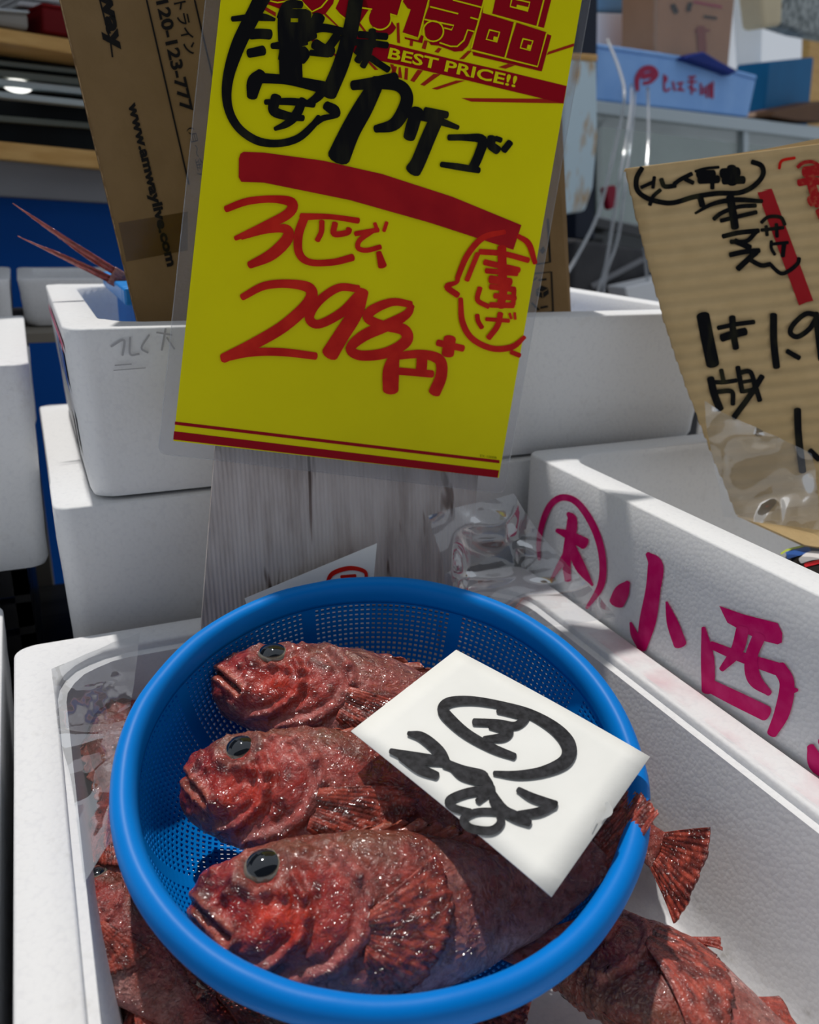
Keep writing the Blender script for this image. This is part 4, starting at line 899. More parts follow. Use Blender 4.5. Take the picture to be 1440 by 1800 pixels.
# ------------------------------------------------------------------ fish
def fish_material():
    m = bpy.data.materials.new('red_rockfish_skin'); m.use_nodes = True; b = m.node_tree.nodes['Principled BSDF']
    at_ = N(m, 'ShaderNodeAttribute', attribute_name='Col'); re_ = N(m, 'ShaderNodeAttribute', attribute_name='rest')
    sx = N(m, 'ShaderNodeSeparateXYZ'); Lk(m, re_.outputs['Vector'], sx.inputs[0])
    n1 = N(m, 'ShaderNodeTexNoise', Scale=60.0, Detail=6, Roughness=0.65); Lk(m, re_.outputs['Vector'], n1.inputs['Vector'])
    c1 = ramp(m, n1.outputs['Fac'], [(0.30, (0.50, 0.40, 0.38)), (0.5, (1, 1, 1)), (0.72, (1.25, 1.22, 1.2))])
    mx = N(m, 'ShaderNodeMix', data_type='RGBA', blend_type='MULTIPLY'); mx.inputs[0].default_value = 1.0
    Lk(m, at_.outputs['Color'], mx.inputs[6]); Lk(m, c1, mx.inputs[7]); Lk(m, mx.outputs[2], b.inputs['Base Color'])
    # scales behind the head
    mp = N(m, 'ShaderNodeMapping'); mp.inputs['Scale'].default_value = (70, 40, 78); Lk(m, re_.outputs['Vector'], mp.inputs['Vector'])
    vo = N(m, 'ShaderNodeTexVoronoi', Scale=1.0); Lk(m, mp.outputs[0], vo.inputs['Vector'])
    mk = N(m, 'ShaderNodeMapRange'); mk.inputs['From Min'].default_value = 0.30; mk.inputs['From Max'].default_value = 0.40; Lk(m, sx.outputs['X'], mk.inputs['Value'])
    sm = N(m, 'ShaderNodeMath', operation='MULTIPLY'); Lk(m, vo.outputs['Distance'], sm.inputs[0]); Lk(m, mk.outputs[0], sm.inputs[1])
    n2 = N(m, 'ShaderNodeTexNoise', Scale=46.0, Detail=4, Roughness=0.5, Distortion=1.2); Lk(m, re_.outputs['Vector'], n2.inputs['Vector'])
    b1 = N(m, 'ShaderNodeBump', Strength=0.35, Distance=0.004); Lk(m, n2.outputs['Fac'], b1.inputs['Height'])
    b2 = N(m, 'ShaderNodeBump', Strength=0.35, Distance=0.0012, invert=True); Lk(m, sm.outputs[0], b2.inputs['Height']); Lk(m, b1.outputs['Normal'], b2.inputs['Normal'])
    n3 = N(m, 'ShaderNodeTexNoise', Scale=28.0, Detail=2, Roughness=0.4, Distortion=1.0); Lk(m, re_.outputs['Vector'], n3.inputs['Vector'])
    b3a = N(m, 'ShaderNodeBump', Strength=1.0, Distance=0.0065); Lk(m, n3.outputs['Fac'], b3a.inputs['Height'])
    # thin ropes of slime following noise contours
    n4 = N(m, 'ShaderNodeTexNoise', Scale=24.0, Detail=2, Roughness=0.5, Distortion=1.6); Lk(m, re_.outputs['Vector'], n4.inputs['Vector'])
    k1 = N(m, 'ShaderNodeMath', operation='SUBTRACT'); Lk(m, n4.outputs['Fac'], k1.inputs[0]); k1.inputs[1].default_value = 0.52
    k2 = N(m, 'ShaderNodeMath', operation='MULTIPLY'); Lk(m, k1.outputs[0], k2.inputs[0]); Lk(m, k1.outputs[0], k2.inputs[1])
    k3 = N(m, 'ShaderNodeMath', operation='MULTIPLY'); Lk(m, k2.outputs[0], k3.inputs[0]); k3.inputs[1].default_value = -110.0
    k4 = N(m, 'ShaderNodeMath', operation='EXPONENT'); Lk(m, k3.outputs[0], k4.inputs[0])
    b3 = N(m, 'ShaderNodeBump', Strength=1.0, Distance=0.0016); Lk(m, k4.outputs[0], b3.inputs['Height']); Lk(m, b3a.outputs['Normal'], b3.inputs['Normal'])
    Lk(m, b2.outputs['Normal'], b.inputs['Normal']); Lk(m, b3.outputs['Normal'], b.inputs['Coat Normal'])
    b.inputs['Roughness'].default_value = 0.42; b.inputs['Coat Weight'].default_value = 1.0; b.inputs['Coat IOR'].default_value = 1.58; b.inputs['Coat Roughness'].default_value = 0.15
    b.inputs['Subsurface Weight'].default_value = 0.12; b.inputs['Subsurface Radius'].default_value = (0.006, 0.002, 0.0015); b.inputs['Subsurface Scale'].default_value = 0.6
    b.inputs['Specular IOR Level'].default_value = 0.3
    return m
M['skin'] = fish_material()
def eye_material():
    m = principled('fish_eye', (0.02, 0.02, 0.02), 0.06, Coat_Weight=1.0, Coat_Roughness=0.02); b = m.node_tree.nodes['Principled BSDF']
    at_ = N(m, 'ShaderNodeAttribute', attribute_name='Col'); Lk(m, at_.outputs['Color'], b.inputs['Base Color']); return m
M['eye'] = eye_material()

XB = 0.86
PX = np.array([0, .015, .04, .08, .13, .18, .25, .33, .42, .52, .62, .72, .80, .86])
PT = np.array([.022, .050, .070, .090, .112, .124, .140, .152, .150, .128, .098, .066, .048, .050])
PB = np.array([.034, .072, .100, .124, .142, .152, .158, .168, .164, .138, .100, .064, .048, .050])
PW = np.array([.024, .050, .066, .080, .090, .095, .102, .100, .088, .068, .047, .028, .016, .009])
def smooth_interp(x, xp, fp):
    xs = np.linspace(0, XB, 400); ys = np.interp(xs, xp, fp); k = np.hanning(23); k /= k.sum()
    yp = np.convolve(np.pad(ys, 11, mode='edge'), k, 'valid'); return np.interp(x, xs, yp)
def dist_poly(P, poly):
    d = np.full(len(P), 9.0); s_ = np.zeros(len(P)); poly = np.array(poly, float)
    for a, b in zip(poly[:-1], poly[1:]):
        ab = b-a; t = np.clip(((P-a) @ ab)/(ab @ ab), 0, 1); q = P-(a+t[:, None]*ab); dd = np.hypot(q[:, 0], q[:, 1])
        sg = np.sign(ab[0]*q[:, 1]-ab[1]*q[:, 0]); m_ = dd < d; d[m_] = dd[m_]; s_[m_] = sg[m_]
    return d, s_
g = lambda d, w_: np.exp(-(d/w_)**2)
EYE = (0.143, 0.066)
def fish_body(nu, nv, seed):
    t = np.linspace(0, 1, nu)**1.12; xs = t*XB; ang = np.linspace(0, 2*math.pi, nv, endpoint=False)
    X = np.repeat(xs, nv); A = np.tile(ang, nu); c, s_ = np.cos(A), np.sin(A)
    T, B_, W_ = (smooth_interp(X, PX, p) for p in (PT, PB, PW))
    end = np.clip(X/0.018, 0, 1)**0.5
    Y = W_*np.sign(c)*np.abs(c)**0.85*end; Z = np.where(s_ > 0, T, B_)*np.sign(s_)*np.abs(s_)**0.92*end - 0.012*(1-end)
    P = np.stack([X, Y, Z], 1)
    G = P.reshape(nu, nv, 3); du = np.gradient(G, axis=0); dv = np.roll(G, -1, 1)-np.roll(G, 1, 1)
    Nn = np.cross(du, dv).reshape(-1, 3); Nn /= np.linalg.norm(Nn, axis=1)[:, None]+1e-9
    if (Nn*np.stack([0*X, Y, Z], 1)).sum() < 0: Nn = -Nn
    Q = np.stack([X, Z], 1); side = np.clip(np.abs(c)*1.6, 0, 1)
    head = 1/(1+np.exp((X-0.33)/0.03))
    D = np.zeros(len(X))
    de = np.hypot(X-EYE[0], Z-EYE[1]); D += side*(0.008*g(de-0.050, 0.014)-0.014*g(de, 0.034))
    mouth = [(-.01, .004), (.02, -.008), (.06, -.034), (.10, -.062)]
    dm, sm_ = dist_poly(Q, mouth); D += (-0.006-0.009*(seed == 3))*g(dm, .0055)+0.007*g(dm-.014, .009)
    dmx, _ = dist_poly(Q, [(.05, -.015), (.085, -.038), (.112, -.062)]); D += side*0.007*g(dmx, .012)
    dp, sp_ = dist_poly(Q, [(.205, .05), (.235, 0.0), (.228, -.06), (.18, -.105), (.12, -.122)]); D += side*(0.007*g(dp, .010)-0.008*g(np.abs(dp-.016), .010))
    do_, so = dist_poly(Q, [(.275, .105), (.325, .055), (.345, .01), (.33, -.055), (.285, -.105), (.20, -.135)]); D += side*(0.010*g(do_-.008*(so > 0), .011)-0.007*g(do_+.0-.018, .010))
    dr, _ = dist_poly(Q, [(.10, .03), (.16, .022), (.225, .012)]); D += side*0.009*g(dr, .009)*(1+0.8*np.sin(X*170))
    dr2, _ = dist_poly(Q, [(.19, .095), (.24, .10), (.30, .102)]); D += side*0.007*g(dr2, .008)*(1+0.8*np.sin(X*150))
    for (px_, pz_, hh, ww) in ((.235, .018, .016, .008), (.238, -.02, .013, .008), (.222, -.06, .011, .008), (.325, .052, .016, .008), (.342, .012, .012, .008), (.105, .088, .007, .007), (.20, .118, .009, .008), (.045, .052, .008, .006), (.08, .012, .010, .008), (.06, -.01, .009, .008), (.18, -.03, .008, .014), (.14, -.06, .008, .016)):
        D += hh*g(np.hypot(X-px_, Z-pz_), ww)*np.clip(side+0.3, 0, 1)
    D += head*(0.0060*fbm(P*20+seed*3.7, 3, seed)+0.0018*fbm(P*60+seed, 2, seed+9)) + (1-head)*0.0022*fbm(P*16+seed, 3, seed)
    D *= np.clip((XB-X)/0.1, 0.15, 1)*np.clip(X/0.01, 0, 1)
    P = P+Nn*D[:, None]
    # colours
    n1 = fbm(P*11+seed*5.1, 4, seed+20); n2 = fbm(P*24+seed*2.3, 4, seed+31); n3 = fbm(P*np.array([30, 60, 60])+seed, 3, seed+44)
    def mix(a, b, f): f = np.clip(f, 0, 1)[:, None]; return a*(1-f)+np.asarray(b)*f
    C = np.tile(np.array([.27, .018, .014]), (len(X), 1))
    C = mix(C, (.40, .075, .060), 0.30+n1*0.6); C = mix(C, (.10, .010, .009), (n2-.05)*1.8)
    C = mix(C, (.55, .045, .015), 1.1*g(np.hypot((X-.19)/1.3, Z+.035), .05)*(0.75+0.5*n2))
    back = 1/(1+np.exp(-(Z-0.085-0.03*n1)/0.012)); C = mix(C, (.115, .066, .036), back*0.8); C = mix(C, (.24, .05, .035), back*(n2 > .25)*0.6)
    body = 1/(1+np.exp(-(X-.40-0.04*n1)/0.025)); C = mix(C, (.35, .175, .145), body*np.clip(0.58-0.45*n1-back*.5, 0, 1)); C = mix(C, (.24, .050, .032), body*np.clip((n3+.12)*1.4, 0, .8))
    belly = 1/(1+np.exp((Z+0.098+0.02*n1)/0.014)); C = mix(C, (.52, .30, .29), belly*(0.4+0.45*body)); 
    pale = body*g((Z+0.085)/1.0, .035)*np.clip(n1+.5, 0, 1); C = mix(C, (.60, .44, .40), pale*.8)
    C = mix(C, (.05, .006, .006), (0.45+0.55*(seed == 3))*g(dm, .004)*(X < .11)); C = mix(C, (.50, .17, .10), .7*g(dm-.013, .006)*(X < .11))
    C = mix(C, (.26, .13, .10), g(de-.046, .010)*side*0.45); C = mix(C, (.42, .16, .14), g(do_-.012, .012)*side*.5)
    C = C*np.array([1.0, 0.80, 0.78])
    return P, C, nu, nv, Nn
_bodies = {}
def fan(root0, root1, a0, a1, length, nray, out0, out1, rng, spot=True, ridge=0.0022, tipc=(.42, .10, .05)):
    """a rayed fin in rest space: rays leave the root segment, spread from a0 to a1 degrees (0 = tailwards, 90 = dorsal); out = sideways lift"""
    na, nl = nray*4, 12; P = []; C = []
    root0, root1 = np.array(root0, float), np.array(root1, float)
    for i in range(na+1):
        s_ = i/na; r0 = root0+(root1-root0)*s_; a = math.radians(a0+(a1-a0)*s_); ph = (i % 4)/4
        ray_ = math.cos(2*math.pi*ph); Ln = length(s_)*(1-0.025*(1-ray_)/2-0.04*((i//4*7) % 3)/3)
        for j in range(nl+1):
            t = j/nl; p = r0+np.array([math.cos(a), 0, math.sin(a)])*Ln*t
            p[1] += out0*t+out1*t*t + ridge*ray_*(0.25+0.75*t)*0.5 + 0.004*math.sin(9*s_+3*t)
            P.append(p)
            nz = numnoise(np.array([[s_*13, t*9, nray]]), 3)[0]
            col = np.array([.30, .045, .028])*(1+0.16*ray_)+np.array(tipc)*0.35*max(0, nz)
            if spot and nz < -0.05: col = col*0.45
            C.append(col)
    F_ = [(i*(nl+1)+j, i*(nl+1)+j+1, (i+1)*(nl+1)+j+1, (i+1)*(nl+1)+j) for i in range(na) for j in range(nl)]
    return np.array(P), np.array(C), F_
def put_mesh(name, P, C, F_, world, mat, parent, thick=0.0, rest=None):
    o = mesh_obj(name, world, F_, mat, None, True); me = o.data
    ca = me.color_attributes.new('Col', 'FLOAT_COLOR', 'POINT'); ca.data.foreach_set('color', np.hstack([np.clip(C, 0, 1), np.ones((len(C), 1))]).astype(np.float32).ravel())
    ra = me.attributes.new('rest', 'FLOAT_VECTOR', 'POINT'); ra.data.foreach_set('vector', (P if rest is None else rest).astype(np.float32).ravel())
    if thick: sm = o.modifiers.new('s', 'SOLIDIFY'); sm.thickness = thick; sm.offset = 0
    adopt(o, parent); return o
def make_fish(name, label, spine, dorsal, seed=0, res=(230, 132), mouth_open=0.0, pect=(35, -70, 0.17), tail=(38, 0.17), group='whole red rockfish', fork=False, scale=(1.0, 1.0), twist=0.0, tail_twist=0.0):
    S = spline(spine, 24); arcS = np.concatenate([[0], np.cumsum(np.linalg.norm(np.diff(S, axis=0), axis=1))]); L = arcS[-1]; tt = arcS/L
    dors = np.array(dorsal, float); dors = dors if dors.ndim == 2 else np.array([dors, dors])
    k_ = np.hanning(21); k_ /= k_.sum()
    def frame(x):
        xc = np.clip(x, 0, 1)
        pos = np.stack([np.interp(xc, tt, S[:, k]) for k in range(3)], 1)
        e = 0.03; pa = np.stack([np.interp(np.clip(xc-e, 0, 1), tt, S[:, k]) for k in range(3)], 1); pb = np.stack([np.interp(np.clip(xc+e, 0, 1), tt, S[:, k]) for k in range(3)], 1)
        T_ = pb-pa; T_ /= np.linalg.norm(T_, axis=1)[:, None]
        f = np.clip(x*1.3-.25, 0, 1)[:, None]; Dh = dors[0]*(1-f)+dors[1]*f
        D_ = Dh-(Dh*T_).sum(1)[:, None]*T_; D_ /= np.linalg.norm(D_, axis=1)[:, None]
        Lt = np.cross(T_, D_); pos = pos+T_*((x-xc)*L)[:, None]
        return pos, T_, D_, Lt
    def warp(P):
        pos, T_, D_, Lt = frame(P[:, 0]); return pos+Lt*(P[:, 1]*L*scale[1])[:, None]+D_*(P[:, 2]*L*scale[0])[:, None]
    key = (res, seed)
    if key not in _bodies: _bodies[key] = fish_body(res[0], res[1], seed)
    P, C, nu, nv, Nn = _bodies[key]
    mid, _, _, Lm = frame(np.array([0.3]))
    vis = 1.0 if (Lm[0] @ (CAM-mid[0])) > 0 else -1.0
    root = thing(name, label, 'fish', warp(np.array([[0.4, 0, 0]]))[0], group)
    F_ = [(i*nv+j, i*nv+(j+1) % nv, (i+1)*nv+(j+1) % nv, (i+1)*nv+j) for i in range(nu-1) for j in range(nv)]+[tuple(range(nv-1, -1, -1)), tuple(range((nu-1)*nv, nu*nv))]
    body = put_mesh('body', P, C, F_, warp(P), M['skin'], root)
    # eyes: flattened balls set in the sockets, dark pupil, pale ring
    for sd_ in (-1, 1):
        er = 0.0415; dist = np.hypot(P[:, 0]-EYE[0], P[:, 2]-EYE[1])+9*(np.sign(P[:, 1]) != sd_); i0 = np.argmin(dist)
        nm = Nn[i0]*np.array([0.6, 1, 0.8]); nm = nm/np.linalg.norm(nm); c0 = np.array([EYE[0], P[i0, 1], EYE[1]])-nm*0.012
        u_ = np.cross(nm, [0, 0, 1]); u_ /= np.linalg.norm(u_); v_ = np.cross(nm, u_)
        EP = []; EC = []; na, nr = 28, 14
        for i in range(nr+1):
            th = math.pi*0.62*i/nr
            for j in range(na):
                ph = 2*math.pi*j/na; EP.append(c0+er*(math.sin(th)*(math.cos(ph)*u_+math.sin(ph)*v_)+0.85*math.cos(th)*nm))
                rr = math.sin(th) if th < math.pi/2 else 1.0
                col = (.006, .008, .012) if rr < .68 else ((.22, .20, .15) if rr < .76 else ((.15, .155, .13) if rr < .94 else (.16, .06, .045)))
                EC.append(col)
        EF = [(i*na+j, i*na+(j+1) % na, (i+1)*na+(j+1) % na, (i+1)*na+j) for i in range(nr) for j in range(na)]
        EP = np.array(EP); eye = put_mesh('eye', EP, np.array(EC), EF, warp(EP), M['eye'], root)
        PP = []
        for i in range(7):
            th = math.asin(0.69)*i/6
            for j in range(na):
                ph = 2*math.pi*j/na; PP.append(c0+(er+0.0012)*(math.sin(th)*(math.cos(ph)*u_+math.sin(ph)*v_)+0.85*math.cos(th)*nm))
        PP = np.array(PP); put_mesh('pupil', PP, np.tile(np.array([.006, .008, .012]), (len(PP), 1)), [(i*na+j, i*na+(j+1) % na, (i+1)*na+(j+1) % na, (i+1)*na+j) for i in range(6) for j in range(na)], warp(PP), M['eye'], eye)
    rng = np.random.default_rng(seed)
    for sd_ in ((vis, -vis)):
        Pp, Cc, Ff = fan((.345, 0, -.005), (.335, 0, -.095), pect[0], pect[1], lambda s_: pect[2]*(1.08-0.42*s_**1.2)*(0.86+0.14*math.sin(math.pi*min(1, s_+.25))), 15, 0, 0, rng)
        Wd_ = smooth_interp(Pp[:, 0], PX, PW); zb_ = np.where(Pp[:, 2] > 0, smooth_interp(Pp[:, 0], PX, PT), smooth_interp(Pp[:, 0], PX, PB)); zz_ = np.clip(np.abs(Pp[:, 2])/zb_, 0, 0.985)
        surf = Wd_*np.sqrt(1-zz_**2); rt_ = np.hypot(Pp[:, 0]-.34, Pp[:, 2]+.05)
        Pp[:, 1] = sd_*(surf+0.006+Pp[:, 1]*1.0+0.05*np.clip(rt_, 0, .2))
        put_mesh('pectoral_fin', Pp, Cc, Ff, warp(Pp), M['skin'], root, 0.0009)
    if fork:
        for a0, a1 in ((3, 1), (-3.5, -2)):
            Pp, Cc, Ff = fan((.85, 0, .044*np.sign(a0)), (.86, 0, .006*np.sign(a0)), a0, a1, lambda s_: tail[1]*(1-0.75*s_)*(1.0 if a0 > 0 else 0.85), 8, 0.02*np.sign(a0), 0, rng, False, tipc=(.5, .25, .25))
            put_mesh('tail_fin', Pp, Cc, Ff, warp(Pp), M['skin'], root, 0.0007)
    else:
        Pp, Cc, Ff = fan((.845, 0, .046), (.845, 0, -.046), tail[0], -tail[0], lambda s_: tail[1]*(0.92+0.08*math.sin(math.pi*s_)), 13, 0, 0, rng, True, 0.004)
        tw = tail_twist*np.clip((Pp[:, 0]-.82)/.15, 0, 1); y_, z_ = Pp[:, 1].copy(), Pp[:, 2].copy(); Pp[:, 1] = y_*np.cos(tw)-z_*np.sin(tw); Pp[:, 2] = y_*np.sin(tw)+z_*np.cos(tw)
        put_mesh('tail_fin', Pp, Cc, Ff, warp(Pp), M['skin'], root, 0.0009)
    zt = lambda x: float(smooth_interp(np.array([x]), PX, PT)[0]); zbm = lambda x: -float(smooth_interp(np.array([x]), PX, PB)[0])
    # spiny dorsal fin folded back along the ridge
    na = 60; Pd = []; Cd = []
    for i in range(na+1):
        s_ = i/na; x = .27+.48*s_; hgt = (0.030 if s_ < .62 else 0.040)*(0.45+0.55*abs(math.cos(math.pi*s_*13)))*math.sin(math.pi*min(1, .12+s_*.95))
        for j in range(5):
            t = j/4; Pd.append((x+0.045*t, 0.006*math.sin(40*s_)*t, zt(x)-0.006+hgt*t)); q = .75+.5*abs(math.cos(math.pi*s_*13)); Cd.append((.28*q, .06*q, .035*q))
    Fd = [(i*5+j, i*5+j+1, (i+1)*5+j+1, (i+1)*5+j) for i in range(na) for j in range(4)]
    Pd = np.array(Pd); put_mesh('dorsal_fin', Pd, np.array(Cd), Fd, warp(Pd), M['skin'], root, 0.0008)
    Pp, Cc, Ff = fan((.60, 0, zbm(.60)+.006), (.70, 0, zbm(.70)+.006), -32, -8, lambda s_: .10*(1-.35*s_), 6, 0, 0, rng, False)
    put_mesh('anal_fin', Pp, Cc, Ff, warp(Pp), M['skin'], root, 0.0009)
    for sd_ in (-1, 1):
        Pp, Cc, Ff = fan((.36, 0, zbm(.36)+.012), (.40, 0, zbm(.40)+.006), -20, 2, lambda s_: .13*(1-.2*s_), 5, sd_*0.02, 0, rng, False, tipc=(.5, .2, .16)); Pp[:, 1] += sd_*.022
        put_mesh('pelvic_fin', Pp, Cc, Ff, warp(Pp), M['skin'], root, 0.0009)
    return root

def bpt(px, py, h): return Plane(BC+BN*h, BN).at(px, py)
upv = bpt(700, 1300, 0)-bpt(700, 1500, 0); upv /= np.linalg.norm(upv)
def dvec(roll, lean=0.0):
    r = math.radians(roll); sd_ = np.cross(BN, upv); return upv*math.cos(r)+BN*math.sin(r)+sd_*lean
make_fish('rockfish', 'red rockfish nearest the rim in the basket, tail up under the card corner', [bpt(338, 1585, -.028), bpt(450, 1592, -.026), bpt(600, 1600, -.026), bpt(760, 1595, -.028), bpt(890, 1582, -.032), bpt(980, 1555, -.026), bpt(1054, 1492, -.012), bpt(1130, 1400, .006)],
          [dvec(26), dvec(30)], 1, pect=(38, -70, .16), tail=(7, .16), tail_twist=0.8, group='three rockfish in the blue basket', scale=(0.98, 1.0))
make_fish('rockfish', 'middle red rockfish in the basket with the largest visible eye', [bpt(328, 1362, -.030), bpt(430, 1375, -.026), bpt(560, 1395, -.024), bpt(700, 1420, -.028), bpt(840, 1460, -.036), bpt(960, 1500, -.042), bpt(1040, 1520, -.040)],
          [dvec(27, .12), dvec(25, .12)], 2, pect=(12, -28, .22), tail=(14, .14), group='three rockfish in the blue basket', scale=(1.0, 1.0))
make_fish('rockfish', 'red rockfish farthest back in the basket with a pale lipped open mouth', [bpt(380, 1188, -.030), bpt(490, 1206, -.028), bpt(610, 1230, -.028), bpt(740, 1272, -.032), bpt(870, 1325, -.038), bpt(990, 1385, -.040), bpt(1085, 1435, -.036)],
          [dvec(22, .20), dvec(20, .2)], 3, pect=(5, -30, .17), tail=(14, .14), group='three rockfish in the blue basket', scale=(0.84, 0.95))

# loose fish in the styrofoam box
def zpt(px, py, z): return Plane((0, 0, z), (0, 0, 1)).at(px, py)
LO = (120, 80)
G2 = 'loose rockfish under the basket'
make_fish('rockfish', 'loose red rockfish right of the basket with a large spread pectoral fin', [zpt(940, 1650, -.085), zpt(1055, 1690, -.078), zpt(1180, 1742, -.070), zpt(1310, 1808, -.070), zpt(1450, 1890, -.078), zpt(1590, 1975, -.088)],
          [(-0.60, -0.55, 0.05)]*2, 4, (200, 120), pect=(42, -30, .25), group=G2, scale=(1.12, 1.05))
make_fish('rockfish', 'loose rockfish showing only its fanned tail beyond the right basket rim', [zpt(760, 1320, -.098), zpt(860, 1360, -.098), zpt(980, 1410, -.096), zpt(1090, 1450, -.085), zpt(1150, 1490, -.070), zpt(1212, 1535, -.055)],
          [(0.45, 0.75, 0.25)]*2, 5, LO, tail=(24, .20), group=G2)
make_fish('rockfish', 'loose rockfish head under plastic film at the back left corner of the box', [zpt(222, 1212, -.062), zpt(226, 1290, -.060), zpt(232, 1390, -.066), zpt(240, 1490, -.076), zpt(255, 1590, -.086)],
          [(-0.9, 0.1, 0.5)]*2, 6, LO, group=G2)
make_fish('rockfish', 'loose rockfish head left of the basket, second from the back', [zpt(232, 1372, -.046), zpt(236, 1460, -.048), zpt(245, 1570, -.056), zpt(262, 1690, -.068), zpt(290, 1800, -.080)],
          [(0.95, 0.0, 0.25)]*2, 7, LO, pect=(30, -40, .16), group=G2)
make_fish('rockfish', 'loose dark red rockfish left of the basket along the foam wall', [zpt(140, 1545, -.060), zpt(180, 1610, -.056), zpt(240, 1690, -.064), zpt(330, 1790, -.080), zpt(420, 1880, -.090)],
          [(0.85, 0.45, 0.35)]*2, 8, LO, pect=(20, -60, .17), group=G2)
make_fish('rockfish', 'loose pale bellied rockfish at the bottom edge below the basket', [zpt(190, 1760, -.092), zpt(300, 1790, -.095), zpt(430, 1830, -.100), zpt(580, 1850, -.104), zpt(720, 1860, -.104)],
          [(-0.3, -1.0, 0.4)]*2, 9, LO, group=G2)
make_fish('rockfish', 'loose rockfish tail just visible under the near basket rim', [zpt(560, 1560, -.108), zpt(660, 1620, -.108), zpt(760, 1690, -.106), zpt(830, 1760, -.100), zpt(900, 1830, -.095)],
          [(0.5, 0.6, 0.3)]*2, 10, LO, group=G2)

# ------------------------------------------------------------------ price card on the fish
cpn = Plane(BC+BN*0.016, BN)
card = thing('price_card', 'white card with brush writing lying across the basket fish', 'price tag', cpn.at(880, 1360))
cc = [cpn.at(*p) for p in ((617, 1285), (802, 1142), (1143, 1330), (970, 1576))]
n = 10; vs = []
def card_pt(s_, t):
    p = (cc[0]*(1-s_)+cc[1]*s_)*(1-t)+(cc[3]*(1-s_)+cc[2]*s_)*t
    return p+BN*0.0012*math.sin(math.pi*t)
for i in range(n+1):
    for j in range(n+1): vs.append(card_pt(i/n, j/n))
o = mesh_obj('card', vs, [(i*(n+1)+j, i*(n+1)+j+1, (i+1)*(n+1)+j+1, (i+1)*(n+1)+j) for i in range(n) for j in range(n)], M['white_card'], None, True)
o.modifiers.new('s', 'SOLIDIFY').thickness = 0.0005; adopt(o, card)
ik = Ink(cpn, (600, 1120, 2.25), 0.0020); ik.wid = 1.12
ik.stroke([(685, 472, 26), (600, 440, 34), (500, 385, 38), (430, 325, 42), (402, 285, 40), (430, 255, 34), (520, 250, 30), (640, 270, 28), (750, 305, 36), (850, 365, 46), (900, 430, 54), (885, 490, 48), (800, 530, 38), (700, 545, 32), (605, 538, 18)]); ik.build('ring_mark', M['brush_ink'], card)
ik.stroke([(620, 290, 22), (680, 300, 30), (728, 315, 32), (690, 350, 30), (620, 340, 28), (525, 335, 26)], 28).stroke([(590, 350, 26), (660, 368, 34), (640, 395, 34), (565, 402, 20)]); ik.build('lettering', M['brush_ink'], card)
ik.stroke([(265, 380, 16), (320, 395, 36), (385, 450, 42), (415, 500, 36)]).stroke([(195, 450, 20), (280, 475, 42), (400, 490, 36)]).stroke([(240, 470, 36), (310, 520, 40), (378, 548, 30)]); ik.build('lettering', M['brush_ink'], card)
ik.stroke([(410, 500, 36), (480, 525, 34), (560, 545, 34), (555, 570, 28), (480, 555, 24), (440, 520, 24)]).stroke([(560, 545, 34), (585, 600, 36), (540, 650, 24)]); ik.build('lettering', M['brush_ink'], card)
ik.stroke([(600, 600, 34), (500, 615, 34), (430, 645, 34), (445, 675, 30), (510, 692, 26)]).stroke([(590, 610, 30), (640, 680, 36), (690, 710, 40), (745, 735, 26)]).stroke([(640, 690, 26), (540, 690, 26), (485, 718, 30), (510, 755, 32), (590, 765, 32), (630, 735, 30), (625, 690, 28)]).stroke([(590, 640, 14), (610, 690, 14)], 14); ik.build('lettering', M['brush_ink'], card)
ik.stroke([(700, 603, 22), (760, 635, 32), (850, 660, 24)]).stroke([(845, 662, 26), (780, 690, 32), (700, 700, 24)]); ik.build('lettering', M['brush_ink'], card)
M['smudge'] = principled('grey_smudge', (0.45, 0.46, 0.46), 0.4)
ik.stroke([(1050, 655, 14), (1060, 690, 26), (1030, 720, 8)]).stroke([(1010, 720), (990, 760)], 5); ik.build('wet_smudge', M['smudge'], card)

# ------------------------------------------------------------------ blue crate basket and long-tailed red fish in the upper box
bbk = thing('blue_slat_basket', 'bright blue slatted plastic basket inside the upper styrofoam box', 'basket', (0.2, 0.78, 0.115))
x0, x1, y0, y1, z0, z1 = 0.086, 0.46, 0.735, 0.90, 0.116, 0.236
M['cyan'] = noise_mat('bright_blue_plastic', (0.01, 0.25, 0.72), (0.02, 0.30, 0.78), 10, 0.35)
for (a, b) in (((x0-.012, y0-.012), (x1+.012, y0+.004)), ((x0-.012, y1-.004), (x1+.012, y1+.012)), ((x0-.012, y0+.004), (x0+.004, y1-.004)), ((x1-.004, y0+.004), (x1+.012, y1-.004))):
    box('rim_bar', (a[0], a[1], z1-.014), (b[0], b[1], z1), M['cyan'], bbk, 0.002)
box('base', (x0, y0, z0), (x1, y1, z0+.005), M['cyan'], bbk)
for k in range(24):
    x = x0+(x1-x0-.008)*k/23
    box('slat', (x, y0-.001, z0+.004), (x+.008, y0+.003, z1-.012), M['cyan'], bbk)
for k in range(12):
    y = y0+.004+(y1-y0-.012)*k/11
    box('slat', (x0-.001, y, z0+.004), (x0+.003, y+.008, z1-.012), M['cyan'], bbk)
tpn = Plane((0.15, 0.80, 0.22), (0, -1, 0))
fq = lambda x, y: tpn.at(x, y)
make_fish('long_tailed_fish', 'bright red fish with long forked tail sticking out of the upper box', [fq(610, 580)+np.array([0, .0, -.03]), fq(500, 560)+np.array([0, 0, -.015]), fq(400, 545), fq(300, 525), fq(225, 498), fq(190, 480), fq(120, 440)],
          [(0.15, -0.2, 1.0)]*2, 11, LO, tail=(16, .34), group=None, fork=True, scale=(.6, .6))

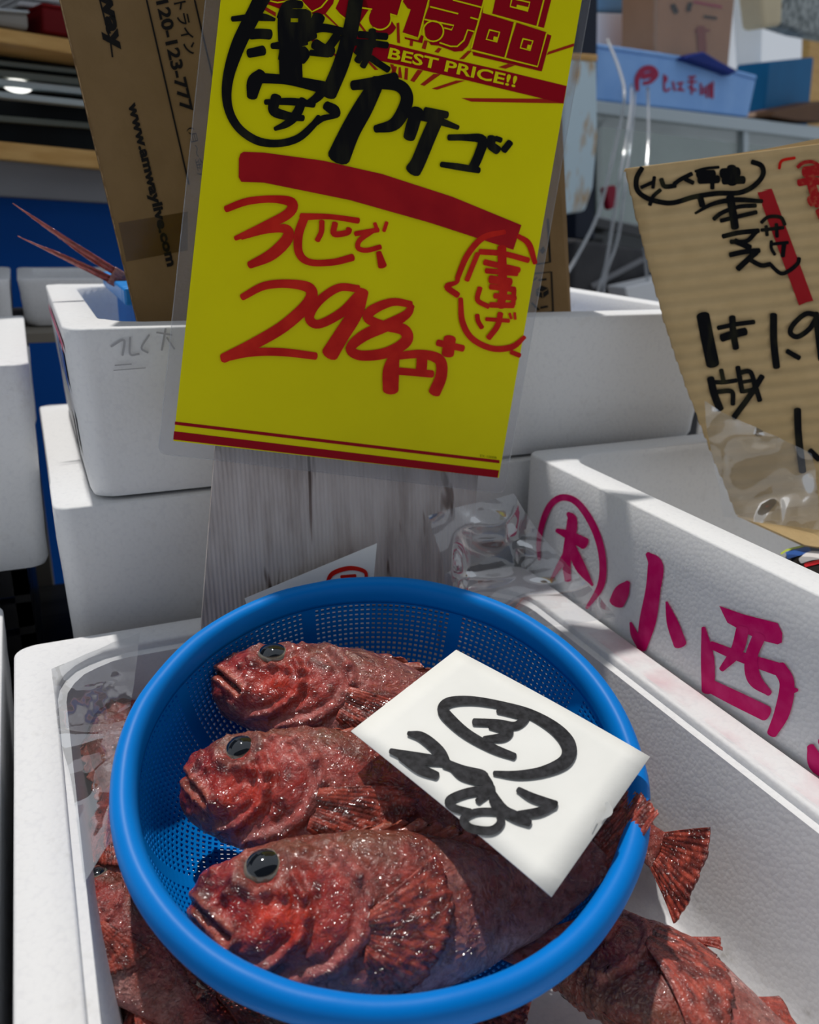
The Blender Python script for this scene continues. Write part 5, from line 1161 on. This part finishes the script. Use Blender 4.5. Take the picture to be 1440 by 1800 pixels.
# ------------------------------------------------------------------ clear plastic bags
def crumple(name, label, corners, nu, nv, amp, freq, seed, mat, bulge=None, cat='bag', flat=True):
    """creased film: a grid over four 3D corners, folded by ridged noise along its normal"""
    c = [np.array(p, float) for p in corners]; nr = np.cross(c[1]-c[0], c[3]-c[0]); nr /= np.linalg.norm(nr)
    if nr @ (CAM-c[0]) < 0: nr = -nr
    S_, T_ = np.meshgrid(np.linspace(0, 1, nu+1), np.linspace(0, 1, nv+1), indexing='ij'); s_ = S_.ravel(); t = T_.ravel()
    P = (c[0][None]*((1-s_)*(1-t))[:, None]+c[1][None]*(s_*(1-t))[:, None]+c[2][None]*(s_*t)[:, None]+c[3][None]*((1-s_)*t)[:, None])
    rid = lambda k: 1-np.abs(numnoise(P*freq*k+seed*3.3, seed+int(k*10)))*2
    h = amp*(0.8*numnoise(P*freq*.45+seed, seed)+0.75*rid(1.0)+0.28*rid(2.1))
    P = P+nr*h[:, None]+0.5*amp*np.stack([numnoise(P*freq*.8+9, seed+50), numnoise(P*freq*.8+19, seed+60), numnoise(P*freq*.8+29, seed+70)], 1)
    if bulge is not None: P = P+nr[None]*(bulge*np.sin(math.pi*s_)*np.sin(math.pi*t))[:, None]
    F_ = [(i*(nv+1)+j, (i+1)*(nv+1)+j, (i+1)*(nv+1)+j+1, i*(nv+1)+j+1) for i in range(nu) for j in range(nv)]
    base = P[np.argmin(P[:, 2])]
    o = mesh_obj(name, P-base, F_, mat, None, True); o.location = V(base); tag(o, label, cat)
    return o
q1 = Plane((0.30, 0.50, 0.04), (-0.35, -0.85, 0.4))
crumple('clear_bag', 'crumpled clear plastic bag standing behind the basket by the ringed magenta mark', [q1.at(752, 905), q1.at(905, 862), q1.at(1075, 1090), q1.at(800, 1130)], 70, 70, 0.014, 20, 3, M['film'])
crumple('clear_bag', 'clear plastic bag wrapped round the foot of the cardboard sign', [kp.at(1232, 700, 0.012), kp.at(1420, 800, 0.014), kp.at(1445, 935, 0.016), kp.at(1268, 905, 0.016)], 50, 50, 0.008, 22, 8, M['film'])
q3 = Plane((0, 0, -.026), (0.0, -0.06, 1.0))
crumple('clear_film_sheet', 'clear plastic film lying over the loose fish left of the basket', [q3.at(98, 1190), q3.at(250, 1120), q3.at(206, 1480), q3.at(140, 1560)], 50, 90, 0.005, 16, 5, M['film2'], cat='film')
